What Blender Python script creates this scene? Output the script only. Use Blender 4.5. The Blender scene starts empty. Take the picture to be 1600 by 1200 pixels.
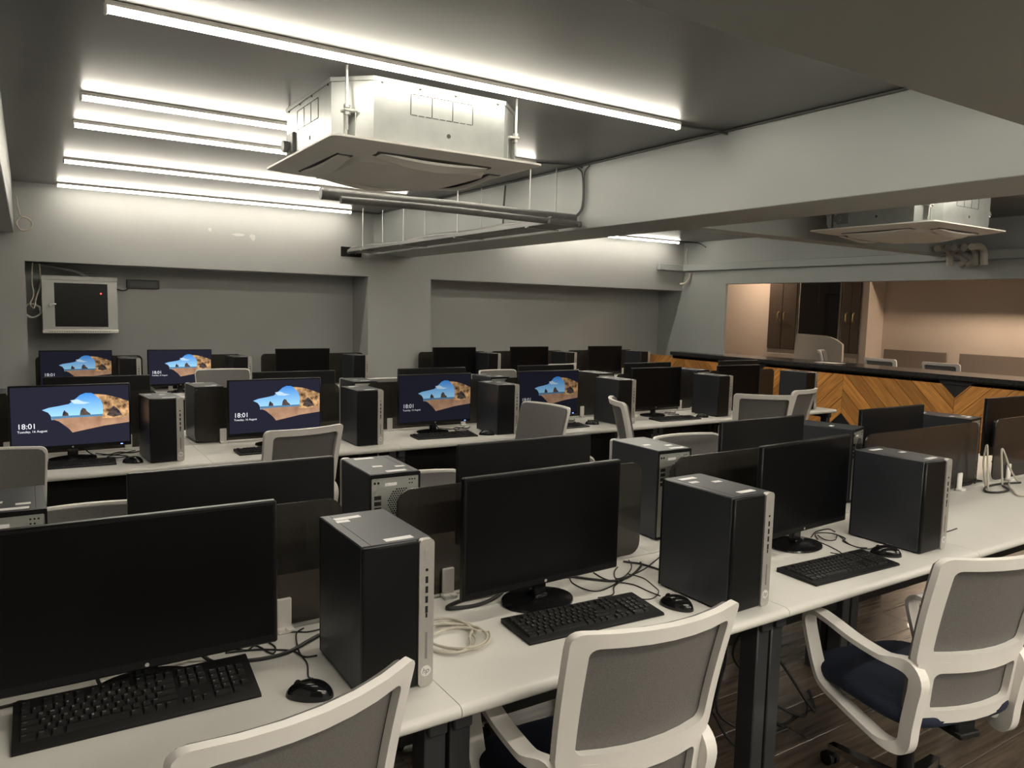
import bpy, bmesh, math, random
from mathutils import Vector, Matrix

random.seed(7)
scene = bpy.context.scene
COL = scene.collection
PI = math.pi
CAMZ = 1.64

# ---------------------------------------------------------------- camera
_F, _Y, _P, _R = 1180.28, 0.571149, 0.0992952, -0.0239104
def cam_axes():
    cy, sy, cp, sp = math.cos(_Y), math.sin(_Y), math.cos(_P), math.sin(_P)
    f = Vector((sy * cp, cy * cp, -sp)); r = Vector((cy, -sy, 0)); d = f.cross(r)
    c, s = math.cos(_R), math.sin(_R)
    return c * r + s * d, -s * r + c * d, f
_r, _d, _f = cam_axes()
cam = bpy.data.cameras.new('camera')
cam.sensor_width = 36.0
cam.lens = 36.0 * _F / 1600.0
cam.clip_start = 0.02
camo = bpy.data.objects.new('camera', cam)
COL.objects.link(camo)
m = Matrix.Identity(4)
for i in range(3):
    m[i][0] = _r[i]; m[i][1] = -_d[i]; m[i][2] = -_f[i]
m[0][3], m[1][3], m[2][3] = 0.0, 0.0, CAMZ
camo.matrix_world = m
scene.camera = camo

# ---------------------------------------------------------------- world, exposure
w = bpy.data.worlds.new('world'); scene.world = w; w.use_nodes = True
w.node_tree.nodes['Background'].inputs[0].default_value = (0.35, 0.38, 0.42, 1)
w.node_tree.nodes['Background'].inputs[1].default_value = 0.05
vs = scene.view_settings
vs.view_transform = 'Standard'; vs.look = 'None'; vs.gamma = 1.0; vs.use_curve_mapping = False
vs.exposure = 1.0
LED_POWER = 22.5
REAR_POWER = 76.0
LED_COLOR = (1.0, 0.93, 0.79)
LED_COOL = (0.95, 0.92, 1.0)
WARM_POWER = 34.0
WARM_COLOR = (1.0, 0.78, 0.58)

# ---------------------------------------------------------------- materials
MATS = {}
def pr(name, col, rough=0.5, metal=0.0, var=0.06, scale=6.0, bump=0.0, bscale=40.0, spec=0.5, emit=None, es=0.0, coat=0.0, trans=0.0, stretch=None):
    """principled material with a little procedural colour variation and relief"""
    if name in MATS: return MATS[name]
    mt = bpy.data.materials.new(name); mt.use_nodes = True
    nt = mt.node_tree; b = nt.nodes['Principled BSDF']
    b.inputs['Roughness'].default_value = rough
    b.inputs['Metallic'].default_value = metal
    b.inputs['Specular IOR Level'].default_value = spec
    b.inputs['Coat Weight'].default_value = coat
    b.inputs['Transmission Weight'].default_value = trans
    tc = nt.nodes.new('ShaderNodeTexCoord')
    mp = nt.nodes.new('ShaderNodeMapping')
    if stretch: mp.inputs['Scale'].default_value = stretch
    nt.links.new(tc.outputs['Object'], mp.inputs['Vector'])
    no = nt.nodes.new('ShaderNodeTexNoise'); no.inputs['Scale'].default_value = scale; no.inputs['Detail'].default_value = 4
    nt.links.new(mp.outputs[0], no.inputs['Vector'])
    rp = nt.nodes.new('ShaderNodeValToRGB')
    a = [max(0, c * (1 - var)) for c in col]; z = [min(1, c * (1 + var)) for c in col]
    rp.color_ramp.elements[0].position = 0.3; rp.color_ramp.elements[0].color = (*a, 1)
    rp.color_ramp.elements[1].position = 0.7; rp.color_ramp.elements[1].color = (*z, 1)
    nt.links.new(no.outputs['Fac'], rp.inputs[0])
    nt.links.new(rp.outputs[0], b.inputs['Base Color'])
    if bump:
        n2 = nt.nodes.new('ShaderNodeTexNoise'); n2.inputs['Scale'].default_value = bscale; n2.inputs['Detail'].default_value = 5
        nt.links.new(mp.outputs[0], n2.inputs['Vector'])
        bu = nt.nodes.new('ShaderNodeBump'); bu.inputs['Strength'].default_value = bump; bu.inputs['Distance'].default_value = 0.01
        nt.links.new(n2.outputs['Fac'], bu.inputs['Height']); nt.links.new(bu.outputs[0], b.inputs['Normal'])
    if emit:
        b.inputs['Emission Color'].default_value = (*emit, 1); b.inputs['Emission Strength'].default_value = es
    MATS[name] = mt
    return mt

def em(name, col, strength, col2=None, axis=2, lo=0.0, hi=1.0, noise=None):
    """light-giving material (lamps and lit screens); optional vertical two-colour picture gradient"""
    if name in MATS: return MATS[name]
    mt = bpy.data.materials.new(name); mt.use_nodes = True
    nt = mt.node_tree; nt.nodes.clear()
    out = nt.nodes.new('ShaderNodeOutputMaterial'); e = nt.nodes.new('ShaderNodeEmission')
    e.inputs[1].default_value = strength; e.inputs[0].default_value = (*col, 1)
    nt.links.new(e.outputs[0], out.inputs[0])
    if col2:
        tc = nt.nodes.new('ShaderNodeTexCoord')
        rp = nt.nodes.new('ShaderNodeValToRGB'); rp.color_ramp.elements[0].color = (*col, 1); rp.color_ramp.elements[1].color = (*col2, 1)
        if noise:
            no = nt.nodes.new('ShaderNodeTexNoise'); no.inputs['Scale'].default_value = noise; no.inputs['Detail'].default_value = 5
            nt.links.new(tc.outputs['Object'], no.inputs['Vector'])
            rp.color_ramp.elements[0].position = 0.35; rp.color_ramp.elements[1].position = 0.68
            nt.links.new(no.outputs['Fac'], rp.inputs[0])
        else:
            sx = nt.nodes.new('ShaderNodeSeparateXYZ'); mr = nt.nodes.new('ShaderNodeMapRange')
            mr.inputs[1].default_value = lo; mr.inputs[2].default_value = hi
            nt.links.new(tc.outputs['Object'], sx.inputs[0]); nt.links.new(sx.outputs[axis], mr.inputs[0]); nt.links.new(mr.outputs[0], rp.inputs[0])
        nt.links.new(rp.outputs[0], e.inputs[0])
    MATS[name] = mt
    return mt

def tinted(name, tint, fac, col, rough):
    """smoky acrylic: partly see-through, partly dark glossy"""
    if name in MATS: return MATS[name]
    mt = bpy.data.materials.new(name); mt.use_nodes = True
    nt = mt.node_tree; b = nt.nodes['Principled BSDF']; out = nt.nodes['Material Output']
    b.inputs['Base Color'].default_value = (*col, 1); b.inputs['Roughness'].default_value = rough
    no = nt.nodes.new('ShaderNodeTexNoise'); no.inputs['Scale'].default_value = 3
    mr = nt.nodes.new('ShaderNodeMapRange'); mr.inputs[3].default_value = rough * 0.8; mr.inputs[4].default_value = rough * 1.3
    nt.links.new(no.outputs['Fac'], mr.inputs[0]); nt.links.new(mr.outputs[0], b.inputs['Roughness'])
    t = nt.nodes.new('ShaderNodeBsdfTransparent'); t.inputs[0].default_value = (*tint, 1)
    mx = nt.nodes.new('ShaderNodeMixShader'); mx.inputs[0].default_value = fac
    nt.links.new(b.outputs[0], mx.inputs[1]); nt.links.new(t.outputs[0], mx.inputs[2]); nt.links.new(mx.outputs[0], out.inputs[0])
    MATS[name] = mt
    return mt

M_CEIL = pr('ceiling_paint', (0.16, 0.157, 0.15), 0.36, var=0.1, scale=1.2, bump=0.12, bscale=5)
M_WALL = pr('wall_grey_paint', (0.41, 0.415, 0.405), 0.5, var=0.05, scale=1.0, bump=0.06, bscale=9)
M_BEAM = pr('beam_grey_paint', (0.385, 0.405, 0.395), 0.5, var=0.05, scale=1.0, bump=0.06, bscale=7)
M_TAN = pr('tan_wall_paint', (0.52, 0.44, 0.37), 0.6, var=0.05, scale=1.0)
M_DARKW = pr('dark_gap', (0.02, 0.018, 0.016), 0.7)
M_DESK = pr('white_laminate', (0.72, 0.70, 0.66), 0.38, var=0.03, scale=3)
M_LEG = pr('graphite_steel', (0.045, 0.047, 0.05), 0.42, 0.3)
M_BLACK = pr('black_plastic', (0.008, 0.008, 0.0085), 0.36, var=0.15, spec=0.22)
M_BLACKM = pr('black_matte_plastic', (0.011, 0.011, 0.011), 0.5, var=0.15, spec=0.25)
M_GLOSS = pr('black_gloss_plastic', (0.008, 0.008, 0.009), 0.12)
M_SCR = pr('dark_screen_glass', (0.004, 0.004, 0.0045), 0.3, spec=0.14)
M_CASE = pr('charcoal_metal_case', (0.042, 0.045, 0.053), 0.36, 0.33, var=0.04, scale=60)
M_SILV = pr('silver_plastic', (0.52, 0.50, 0.47), 0.38, 0.5, var=0.04, scale=90)
M_STEEL = pr('zinc_steel', (0.55, 0.56, 0.52), 0.4, 0.75, var=0.05)
M_HOLE = pr('dark_hole', (0.006, 0.006, 0.006), 0.8)
M_LABEL = pr('white_sticker', (0.78, 0.76, 0.76), 0.5, var=0.03)
M_KEY = pr('black_keycap', (0.014, 0.014, 0.014), 0.45, var=0.1)
M_LEGEND = pr('key_print', (0.45, 0.45, 0.45), 0.6)
M_FRAME = pr('white_nylon', (0.80, 0.77, 0.73), 0.4, var=0.03)
M_MESH = pr('grey_mesh_fabric', (0.15, 0.142, 0.135), 0.75, var=0.12, scale=240, bump=0.25, bscale=420)
M_SEAT = pr('navy_fabric', (0.012, 0.018, 0.040), 0.85, var=0.2, scale=200, bump=0.2, bscale=300)
M_CHROME = pr('chrome', (0.6, 0.6, 0.6), 0.12, 1.0)
M_SCREEN = tinted('smoky_acrylic', (0.36, 0.33, 0.30), 0.5, (0.055, 0.05, 0.046), 0.16)
M_GLASSD = tinted('dark_door_glass', (0.12, 0.13, 0.14), 0.35, (0.012, 0.013, 0.015), 0.06)
M_CABLE = pr('black_cable', (0.012, 0.012, 0.012), 0.42)
M_CABLEB = pr('beige_cable', (0.52, 0.48, 0.40), 0.5)
M_CABLEG = pr('grey_cable', (0.25, 0.25, 0.25), 0.5)
M_GALV = pr('galvanised_steel', (0.40, 0.415, 0.40), 0.36, 0.7, var=0.08, scale=14, bump=0.03, bscale=8)
M_ACP = pr('cream_ac_plastic', (0.88, 0.85, 0.80), 0.45, var=0.03)
M_ACD = pr('ac_slot_dark', (0.05, 0.045, 0.04), 0.6)
M_PIPE = pr('grey_pipe_wrap', (0.17, 0.17, 0.165), 0.5, var=0.12, scale=20, bump=0.2, bscale=60)
M_TRAY = pr('painted_tray', (0.24, 0.24, 0.23), 0.5, var=0.08)
M_ALU = pr('aluminium_channel', (0.5, 0.5, 0.5), 0.4, 0.8)
M_LED = em('led_diffuser', LED_COLOR, LED_POWER)
M_LEDR = em('rear_led_diffuser', LED_COLOR, REAR_POWER)
M_LEDW = em('warm_lamp_diffuser', WARM_COLOR, WARM_POWER)
M_STONE = pr('black_counter_top', (0.03, 0.03, 0.032), 0.22, var=0.3, scale=30)
M_BLKPAN = pr('black_panel', (0.018, 0.018, 0.02), 0.5)
M_CABBR = pr('brown_cabinet_door', (0.085, 0.062, 0.045), 0.45, var=0.15, scale=12, stretch=(1, 1, 8))
M_CABLT = pr('beige_cabinet', (0.50, 0.44, 0.38), 0.5)
M_BRASS = pr('brass', (0.75, 0.6, 0.3), 0.3, 1.0)
M_RACK = pr('light_grey_enamel', (0.50, 0.50, 0.48), 0.4)
M_DKPAN = pr('brown_fabric_panel', (0.14, 0.11, 0.09), 0.8, var=0.1, scale=90)
M_PAPER = pr('paper', (0.7, 0.68, 0.64), 0.7)
M_BEIGE = pr('beige_fabric', (0.42, 0.38, 0.33), 0.8, var=0.05, scale=200)
M_BLUELED = em('blue_led', (0.15, 0.25, 1.0), 4.0)
M_REDLED = em('red_led', (1.0, 0.05, 0.05), 3.0)
M_UMBER = pr('concrete_rear_wall', (0.3, 0.29, 0.28), 0.6)

def plankmat(name, c1, c2, rough, coat=0.0, stretch=(3, 40, 40)):
    if name in MATS: return MATS[name]
    mt = bpy.data.materials.new(name); mt.use_nodes = True
    nt = mt.node_tree; b = nt.nodes['Principled BSDF']; b.inputs['Roughness'].default_value = rough
    b.inputs['Coat Weight'].default_value = coat
    tc = nt.nodes.new('ShaderNodeTexCoord'); mp = nt.nodes.new('ShaderNodeMapping'); mp.inputs['Scale'].default_value = stretch
    oi = nt.nodes.new('ShaderNodeObjectInfo')
    ad = nt.nodes.new('ShaderNodeVectorMath'); ad.operation = 'ADD'
    sc = nt.nodes.new('ShaderNodeVectorMath'); sc.operation = 'SCALE'; sc.inputs[3].default_value = 9.0
    cb = nt.nodes.new('ShaderNodeCombineXYZ')
    nt.links.new(oi.outputs['Random'], cb.inputs[0]); nt.links.new(oi.outputs['Random'], cb.inputs[1])
    nt.links.new(cb.outputs[0], sc.inputs[0])
    nt.links.new(tc.outputs['Object'], ad.inputs[0]); nt.links.new(sc.outputs[0], ad.inputs[1])
    nt.links.new(ad.outputs[0], mp.inputs[0])
    no = nt.nodes.new('ShaderNodeTexNoise'); no.inputs['Scale'].default_value = 1.0; no.inputs['Detail'].default_value = 6; no.inputs['Distortion'].default_value = 0.6
    nt.links.new(mp.outputs[0], no.inputs['Vector'])
    rp = nt.nodes.new('ShaderNodeValToRGB')
    rp.color_ramp.elements[0].position = 0.3; rp.color_ramp.elements[0].color = (*c1, 1)
    rp.color_ramp.elements[1].position = 0.7; rp.color_ramp.elements[1].color = (*c2, 1)
    nt.links.new(no.outputs['Fac'], rp.inputs[0])
    hs = nt.nodes.new('ShaderNodeHueSaturation'); mr = nt.nodes.new('ShaderNodeMapRange')
    mr.inputs[3].default_value = 0.72; mr.inputs[4].default_value = 1.25
    nt.links.new(oi.outputs['Random'], mr.inputs[0]); nt.links.new(mr.outputs[0], hs.inputs['Value'])
    nt.links.new(rp.outputs[0], hs.inputs['Color']); nt.links.new(hs.outputs[0], b.inputs['Base Color'])
    MATS[name] = mt
    return mt
M_FLOOR = plankmat('dark_wood_plank', (0.06, 0.046, 0.035), (0.14, 0.108, 0.082), 0.26, 0.2)
M_WOODD = plankmat('honey_wood_plank', (0.46, 0.19, 0.045), (0.78, 0.37, 0.10), 0.38, 0.1)

# ---------------------------------------------------------------- mesh builder
class MB:
    def __init__(s): s.v = []; s.f = []; s.m = []; s.mi = 0
    def add(s, vs, fs):
        o = len(s.v); s.v += [tuple(p) for p in vs]
        for f in fs: s.f.append(tuple(i + o for i in f)); s.m.append(s.mi)
        return s
    def mat(s, i): s.mi = i; return s
    def box(s, c, d, bev=0.0, M=None):
        hx, hy, hz = d[0] / 2, d[1] / 2, d[2] / 2
        if bev <= 0:
            vs = [Vector((c[0] + a * hx, c[1] + b * hy, c[2] + e * hz)) for a in (-1, 1) for b in (-1, 1) for e in (-1, 1)]
            fs = [(0, 1, 3, 2), (4, 6, 7, 5), (0, 4, 5, 1), (2, 3, 7, 6), (0, 2, 6, 4), (1, 5, 7, 3)]
        else:
            k = min(bev, hx * .98, hy * .98, hz * .98)
            vs = []; idx = {}
            for a in (-1, 1):
                for b in (-1, 1):
                    for e in (-1, 1):
                        for ax in range(3):
                            p = [a * hx, b * hy, e * hz]; sg = (a, b, e)
                            for q in range(3):
                                if q != ax: p[q] -= sg[q] * k
                            idx[(a, b, e, ax)] = len(vs); vs.append(Vector((c[0] + p[0], c[1] + p[1], c[2] + p[2])))
            fs = []
            for ax in range(3):
                o = [q for q in range(3) if q != ax]
                for sg in (-1, 1):
                    loop = []
                    for (u, w_) in ((-1, -1), (1, -1), (1, 1), (-1, 1)):
                        t = [0, 0, 0]; t[ax] = sg; t[o[0]] = u; t[o[1]] = w_
                        loop.append(idx[(*t, ax)])
                    fs.append(tuple(loop))
            for ax in range(3):
                o = [q for q in range(3) if q != ax]
                for u in (-1, 1):
                    for w_ in (-1, 1):
                        t0 = [0, 0, 0]; t0[ax] = -1; t0[o[0]] = u; t0[o[1]] = w_
                        t1 = list(t0); t1[ax] = 1
                        fs.append((idx[(*t0, o[0])], idx[(*t1, o[0])], idx[(*t1, o[1])], idx[(*t0, o[1])]))
            for a in (-1, 1):
                for b in (-1, 1):
                    for e in (-1, 1): fs.append(tuple(idx[(a, b, e, q)] for q in range(3)))
        if M is not None: vs = [M @ p for p in vs]
        return s.add(vs, fs)
    def bx(s, x0, x1, y0, y1, z0, z1, bev=0.0): return s.box(((x0 + x1) / 2, (y0 + y1) / 2, (z0 + z1) / 2), (x1 - x0, y1 - y0, z1 - z0), bev)
    def cyl(s, p0, p1, r, n=12, r2=None, cap=True):
        p0 = Vector(p0); p1 = Vector(p1); r2 = r if r2 is None else r2
        d = (p1 - p0).normalized(); a = d.orthogonal().normalized(); b = d.cross(a)
        vs = [p0 + (a * math.cos(2 * PI * i / n) + b * math.sin(2 * PI * i / n)) * r for i in range(n)]
        vs += [p1 + (a * math.cos(2 * PI * i / n) + b * math.sin(2 * PI * i / n)) * r2 for i in range(n)]
        fs = [(i, (i + 1) % n, n + (i + 1) % n, n + i) for i in range(n)]
        if cap: fs += [tuple(range(n)), tuple(range(n, 2 * n))]
        return s.add(vs, fs)
    def tube(s, pts, r, n=8, closed=False):
        pts = [Vector(p) for p in pts]; N = len(pts); vs = []; up = None
        for i, p in enumerate(pts):
            if closed: t = pts[(i + 1) % N] - pts[i - 1]
            else: t = pts[min(i + 1, N - 1)] - pts[max(i - 1, 0)]
            t = t.normalized() if t.length > 1e-9 else Vector((1, 0, 0))
            if up is None: up = t.orthogonal().normalized()
            up = (up - t * up.dot(t))
            up = up.normalized() if up.length > 1e-6 else t.orthogonal().normalized()
            b = t.cross(up)
            vs += [p + (up * math.cos(2 * PI * k / n) + b * math.sin(2 * PI * k / n)) * r for k in range(n)]
        fs = []
        for i in range(N if closed else N - 1):
            j = (i + 1) % N
            for k in range(n): fs.append((i * n + k, i * n + (k + 1) % n, j * n + (k + 1) % n, j * n + k))
        if not closed: fs += [tuple(range(n)), tuple(range((N - 1) * n, N * n))]
        return s.add(vs, fs)
    def lathe(s, prof, n=24, M=None, sx=1.0, sy=1.0):
        vs = []; K = len(prof)
        for (r, z) in prof:
            for i in range(n):
                a = 2 * PI * i / n; p = Vector((r * sx * math.cos(a), r * sy * math.sin(a), z)); vs.append(M @ p if M else p)
        fs = [(k * n + i, k * n + (i + 1) % n, (k + 1) * n + (i + 1) % n, (k + 1) * n + i) for k in range(K - 1) for i in range(n)]
        fs += [tuple(range(n)), tuple(range((K - 1) * n, K * n))]
        return s.add(vs, fs)
    def prism(s, poly, fn0, fn1):
        """poly: 2d points; fn0/fn1 map a 2d point to the two 3d faces"""
        n = len(poly); vs = [fn0(*p) for p in poly] + [fn1(*p) for p in poly]
        fs = [tuple(range(n)), tuple(range(n, 2 * n))] + [(i, (i + 1) % n, n + (i + 1) % n, n + i) for i in range(n)]
        return s.add(vs, fs)
    def ring(s, outer, inner, fn0, fn1):
        n = len(outer); vs = [fn0(*p) for p in outer] + [fn0(*p) for p in inner] + [fn1(*p) for p in outer] + [fn1(*p) for p in inner]
        fs = []
        for i in range(n):
            j = (i + 1) % n
            fs += [(i, j, n + j, n + i), (2 * n + i, 2 * n + j, 3 * n + j, 3 * n + i), (i, j, 2 * n + j, 2 * n + i), (n + i, n + j, 3 * n + j, 3 * n + i)]
        return s.add(vs, fs)
    def sheet(s, nu, nv, fn): 
        vs = [fn(i / nu, j / nv) for j in range(nv + 1) for i in range(nu + 1)]
        fs = [(j * (nu + 1) + i, j * (nu + 1) + i + 1, (j + 1) * (nu + 1) + i + 1, (j + 1) * (nu + 1) + i) for j in range(nv) for i in range(nu)]
        return s.add(vs, fs)
    def mesh(s, name, mats, smooth=True, ang=38, recalc=True):
        me = bpy.data.meshes.new(name); me.from_pydata(s.v, [], s.f)
        mats = mats if isinstance(mats, (list, tuple)) else [mats]
        for q in mats: me.materials.append(q)
        me.polygons.foreach_set('material_index', s.m)
        if recalc:
            bm = bmesh.new(); bm.from_mesh(me); bmesh.ops.recalc_face_normals(bm, faces=bm.faces); bm.to_mesh(me); bm.free()
        if smooth:
            me.polygons.foreach_set('use_smooth', [True] * len(me.polygons)); me.set_sharp_from_angle(angle=math.radians(ang))
        me.update()
        return me
    def build(s, name, mats, parent=None, **kw): return ob(name, s.mesh(name, mats, **kw), parent)

STUFF = {'fan_grille', 'rear_ports', 'slot_covers', 'vent_slots', 'knockout_lines', 'screws', 'keys'}
def ob(name, me, parent=None, loc=(0, 0, 0), rz=0.0):
    o = bpy.data.objects.new(name, me); COL.objects.link(o)
    if name in STUFF: o['kind'] = 'stuff'      # holes, slots and screws too small to pick apart
    o.location = loc; o.rotation_euler = (0, 0, rz)
    if parent: o.parent = parent
    return o
def tag(o, label, cat, group=None):
    o['label'] = label; o['category'] = cat
    if group: o['group'] = group
    return o
def thing(name, label, cat, loc=(0, 0, 0), rz=0.0, group=None):
    return tag(ob(name, None, None, loc, rz), label, cat, group)
def struct(name, mb, mats, **kw):
    o = mb.build(name, mats, **kw); o['kind'] = 'structure'; return o
def copy_tree(o, parent=None):
    c = o.copy(); COL.objects.link(c); c.parent = parent
    for ch in KIDS.get(o.name, []): copy_tree(ch, c)
    return c
KIDS = {}
def register(root):
    """remember the children of a prototype so copies can be made quickly"""
    for o in bpy.data.objects:
        if o.parent: KIDS.setdefault(o.parent.name, [])
    KIDS.clear()
    for o in bpy.data.objects:
        if o.parent: KIDS.setdefault(o.parent.name, []).append(o)

def rrect(x0, x1, z0, z1, r, n=5):
    pts = []
    for (cx, cz, a0) in ((x1 - r, z1 - r, 0), (x0 + r, z1 - r, PI / 2), (x0 + r, z0 + r, PI), (x1 - r, z0 + r, 1.5 * PI)):
        for i in range(n + 1):
            a = a0 + (PI / 2) * i / n; pts.append((cx + r * math.cos(a), cz + r * math.sin(a)))
    return pts
def spline(pts, per=6, closed=False):
    P = [Vector(p) for p in pts]; n = len(P); out = []
    for i in range(n if closed else n - 1):
        if closed: a, b, c, d = P[i - 1], P[i], P[(i + 1) % n], P[(i + 2) % n]
        else: a, b, c, d = P[max(i - 1, 0)], P[i], P[i + 1], P[min(i + 2, n - 1)]
        for k in range(per):
            t = k / per
            out.append(0.5 * ((2 * b) + (c - a) * t + (2 * a - 5 * b + 4 * c - d) * t * t + (3 * b - a - 3 * c + d) * t ** 3))
    if not closed: out.append(P[-1])
    return out

# ---------------------------------------------------------------- lettering (font outlines turned into flat meshes, once)
TXT = {}
def prepare_text(items):
    tmp = []
    for key, (body, size, shear) in items.items():
        cu = bpy.data.curves.new('lettering', 'FONT'); cu.body = body; cu.size = size; cu.align_x = 'LEFT'; cu.shear = shear
        cu.resolution_u = 3
        o = bpy.data.objects.new('lettering', cu); COL.objects.link(o); tmp.append((key, o, cu))
    bpy.context.view_layer.update()
    dg = bpy.context.evaluated_depsgraph_get()
    for key, o, cu in tmp:
        me = o.evaluated_get(dg).to_mesh()
        TXT[key] = ([v.co.copy() for v in me.vertices], [tuple(p.vertices) for p in me.polygons])
        o.evaluated_get(dg).to_mesh_clear()
    for key, o, cu in tmp:
        bpy.data.objects.remove(o); bpy.data.curves.remove(cu)
KEYROWS = [
    [('Esc', 0, 1), ('F1', 2, 1), ('F2', 3, 1), ('F3', 4, 1), ('F4', 5, 1), ('F5', 6.5, 1), ('F6', 7.5, 1), ('F7', 8.5, 1), ('F8', 9.5, 1), ('F9', 11, 1), ('F10', 12, 1), ('F11', 13, 1), ('F12', 14, 1), ('Prt', 15.3, 1), ('Scr', 16.3, 1), ('Pse', 17.3, 1)],
    [(c, i, 1) for i, c in enumerate('`1234567890-=')] + [('Bksp', 13, 2), ('Ins', 15.3, 1), ('Hm', 16.3, 1), ('PgU', 17.3, 1), ('Num', 18.6, 1), ('/', 19.6, 1), ('*', 20.6, 1), ('-', 21.6, 1)],
    [('Tab', 0, 1.5)] + [(c, 1.5 + i, 1) for i, c in enumerate('QWERTYUIOP[]')] + [('\\', 13.5, 1.5), ('Del', 15.3, 1), ('End', 16.3, 1), ('PgD', 17.3, 1), ('7', 18.6, 1), ('8', 19.6, 1), ('9', 20.6, 1), ('+', 21.6, 1)],
    [('Caps', 0, 1.75)] + [(c, 1.75 + i, 1) for i, c in enumerate("ASDFGHJKL;'")] + [('Enter', 12.75, 2.25), ('4', 18.6, 1), ('5', 19.6, 1), ('6', 20.6, 1)],
    [('Shift', 0, 2.25)] + [(c, 2.25 + i, 1) for i, c in enumerate('ZXCVBNM,./')] + [('Shift', 12.25, 2.75), ('^', 16.3, 1), ('1', 18.6, 1), ('2', 19.6, 1), ('3', 20.6, 1), ('Ent', 21.6, 1)],
    [('Ctrl', 0, 1.5), ('Win', 1.5, 1.25), ('Alt', 2.75, 1.25), ('', 4, 6), ('Alt', 10, 1.25), ('Fn', 11.25, 1.25), ('Mnu', 12.5, 1), ('Ctrl', 13.5, 1.5), ('<', 15.3, 1), ('v', 16.3, 1), ('>', 17.3, 1), ('0', 18.6, 2), ('.', 20.6, 1)],
]
_items = {'18:01': ('18:01', 0.072, 0), 'date': ('Tuesday, 16 August', 0.028, 0), 'hp': ('hp', 0.0185, 0.28)}
for row in KEYROWS:
    for (c, x, wd) in row:
        if c: _items['k_' + c] = (c, 0.0075 if len(c) == 1 else 0.0042, 0)
prepare_text(_items)

# ================================================================ THE SETTING
ZC = 2.686           # ceiling
ZB = 2.224           # underside of beams
YB = 8.35            # face of the bulkhead over the back recess
YR = 8.85            # recess back wall
ZS = 1.973           # soffit height
XR = 8.40            # right wall (beam over the counter opening)
fl = struct('floor', MB().bx(-1.0, 12.4, -4.7, 11.2, -0.12, -0.004), pr('dark_floor_base', (0.07, 0.058, 0.048), 0.35, var=0.3, scale=4))
_pm = {}
yy = 0.30; row = 0
while yy < 4.30:
    xx = -0.2 - (row * 0.47) % 1.2
    while xx < 4.9:
        x0, x1 = max(xx, -0.9), min(xx + 1.197, 4.9)
        if x1 - x0 > 0.1 and x1 > 0.2:
            L = round(x1 - x0, 3)
            if L not in _pm: _pm[L] = MB().box((0, 0, -0.003), (L, 0.197, 0.006), 0.0015).mesh('floor_plank', M_FLOOR, smooth=False)
            ob('floor_plank', _pm[L], fl, ((x0 + x1) / 2, yy + 0.1, 0))
        xx += 1.2
    yy += 0.2; row += 1
struct('ceiling', MB().bx(-1.0, 12.4, -4.7, 11.2, ZC, ZC + 0.12), M_CEIL, smooth=False)
struct('wall_left', MB().bx(-1.0, -0.9, -4.6, 8.95, 0, ZC), M_WALL, smooth=False)
struct('wall_rear', MB().bx(-1.0, 12.4, -4.7, -4.6, 0, ZC), M_UMBER, smooth=False)
wb = MB(); wb.bx(-0.9, XR, YR, YR + 0.1, 0, ZS); wb.bx(-0.9, XR, YB, YR + 0.1, ZS, ZC)
wb.bx(-0.9, 0.0, YB, YR, 0, ZS); wb.bx(3.35, 4.158, YB, YR, 0, ZS)
struct('wall_back', wb, M_WALL, smooth=False)
WB = bpy.data.objects['wall_back']
for px_, pz_, sw, sh in ((1.90, 2.345, .13, .022), (2.05, 2.33, .05, .07), (1.62, 2.38, .03, .035)):
    q_ = random.Random(int(px_ * 100)); P_ = [(sw * (.5 + .5 * q_.random()) * math.cos(a_) / 1.4, sh * (.5 + .5 * q_.random()) * math.sin(a_) / 1.4) for a_ in [2 * PI * i / 14 for i in range(14)]]
    MB().prism(P_, lambda a, b: (px_ + a, YB - .0012, pz_ + b), lambda a, b: (px_ + a, YB, pz_ + b)).build('paint_patch', pr('pale_filler', (.56, .55, .53), .6), WB, smooth=False)
wr = MB(); wr.bx(XR, XR + 0.15, -4.6, YR + 0.1, 2.065, ZC); wr.bx(XR, XR + 0.04, 7.50, YR + 0.1, 0, 2.065)
struct('wall_right', wr, M_BEAM, smooth=False)
struct('trim_1', MB().bx(3.41, 3.92, -4.6, YB, ZB, ZC, 0.004), M_BEAM, smooth=False)       # long beam
struct('trim_2', MB().bx(-0.9, XR, 0.25, 1.15, ZB, ZC, 0.004), M_BEAM, smooth=False)       # beam overhead
struct('trim_3', MB().bx(-0.9, -0.075, -4.6, YB, ZB, ZC, 0.004), M_BEAM, smooth=False)     # beam along the left wall
struct('trim_4', MB().bx(3.92, XR, 4.36, 4.56, 2.32, ZC, 0.004), M_BEAM, smooth=False)       # cross beam in the right bay
tr = MB(); tr.bx(8.32, XR, -4.6, YB, 2.262, 2.355, 0.004); tr.bx(7.86, 8.32, 8.28, YB, 2.262, 2.355, 0.004)
struct('trim_5', tr, M_BEAM, smooth=False)                                                # boxed-in casing
# room beyond the counter
wf = MB(); wf.bx(11.05, 11.7, -4.6, 11.1, 0, ZC); wf.bx(10.66, 11.05, -4.6, 6.72, 2.2, ZC)
struct('wall_far', wf, M_TAN, smooth=False)
struct('wall_end', MB().bx(XR + 0.15, 11.05, 11.0, 11.1, 0, ZC), M_TAN, smooth=False)
ws = MB(); ws.bx(XR + 0.02, XR + 0.15, YR + 0.1, 11.0, 0, ZC)
struct('wall_side', ws, M_TAN, smooth=False)

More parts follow.
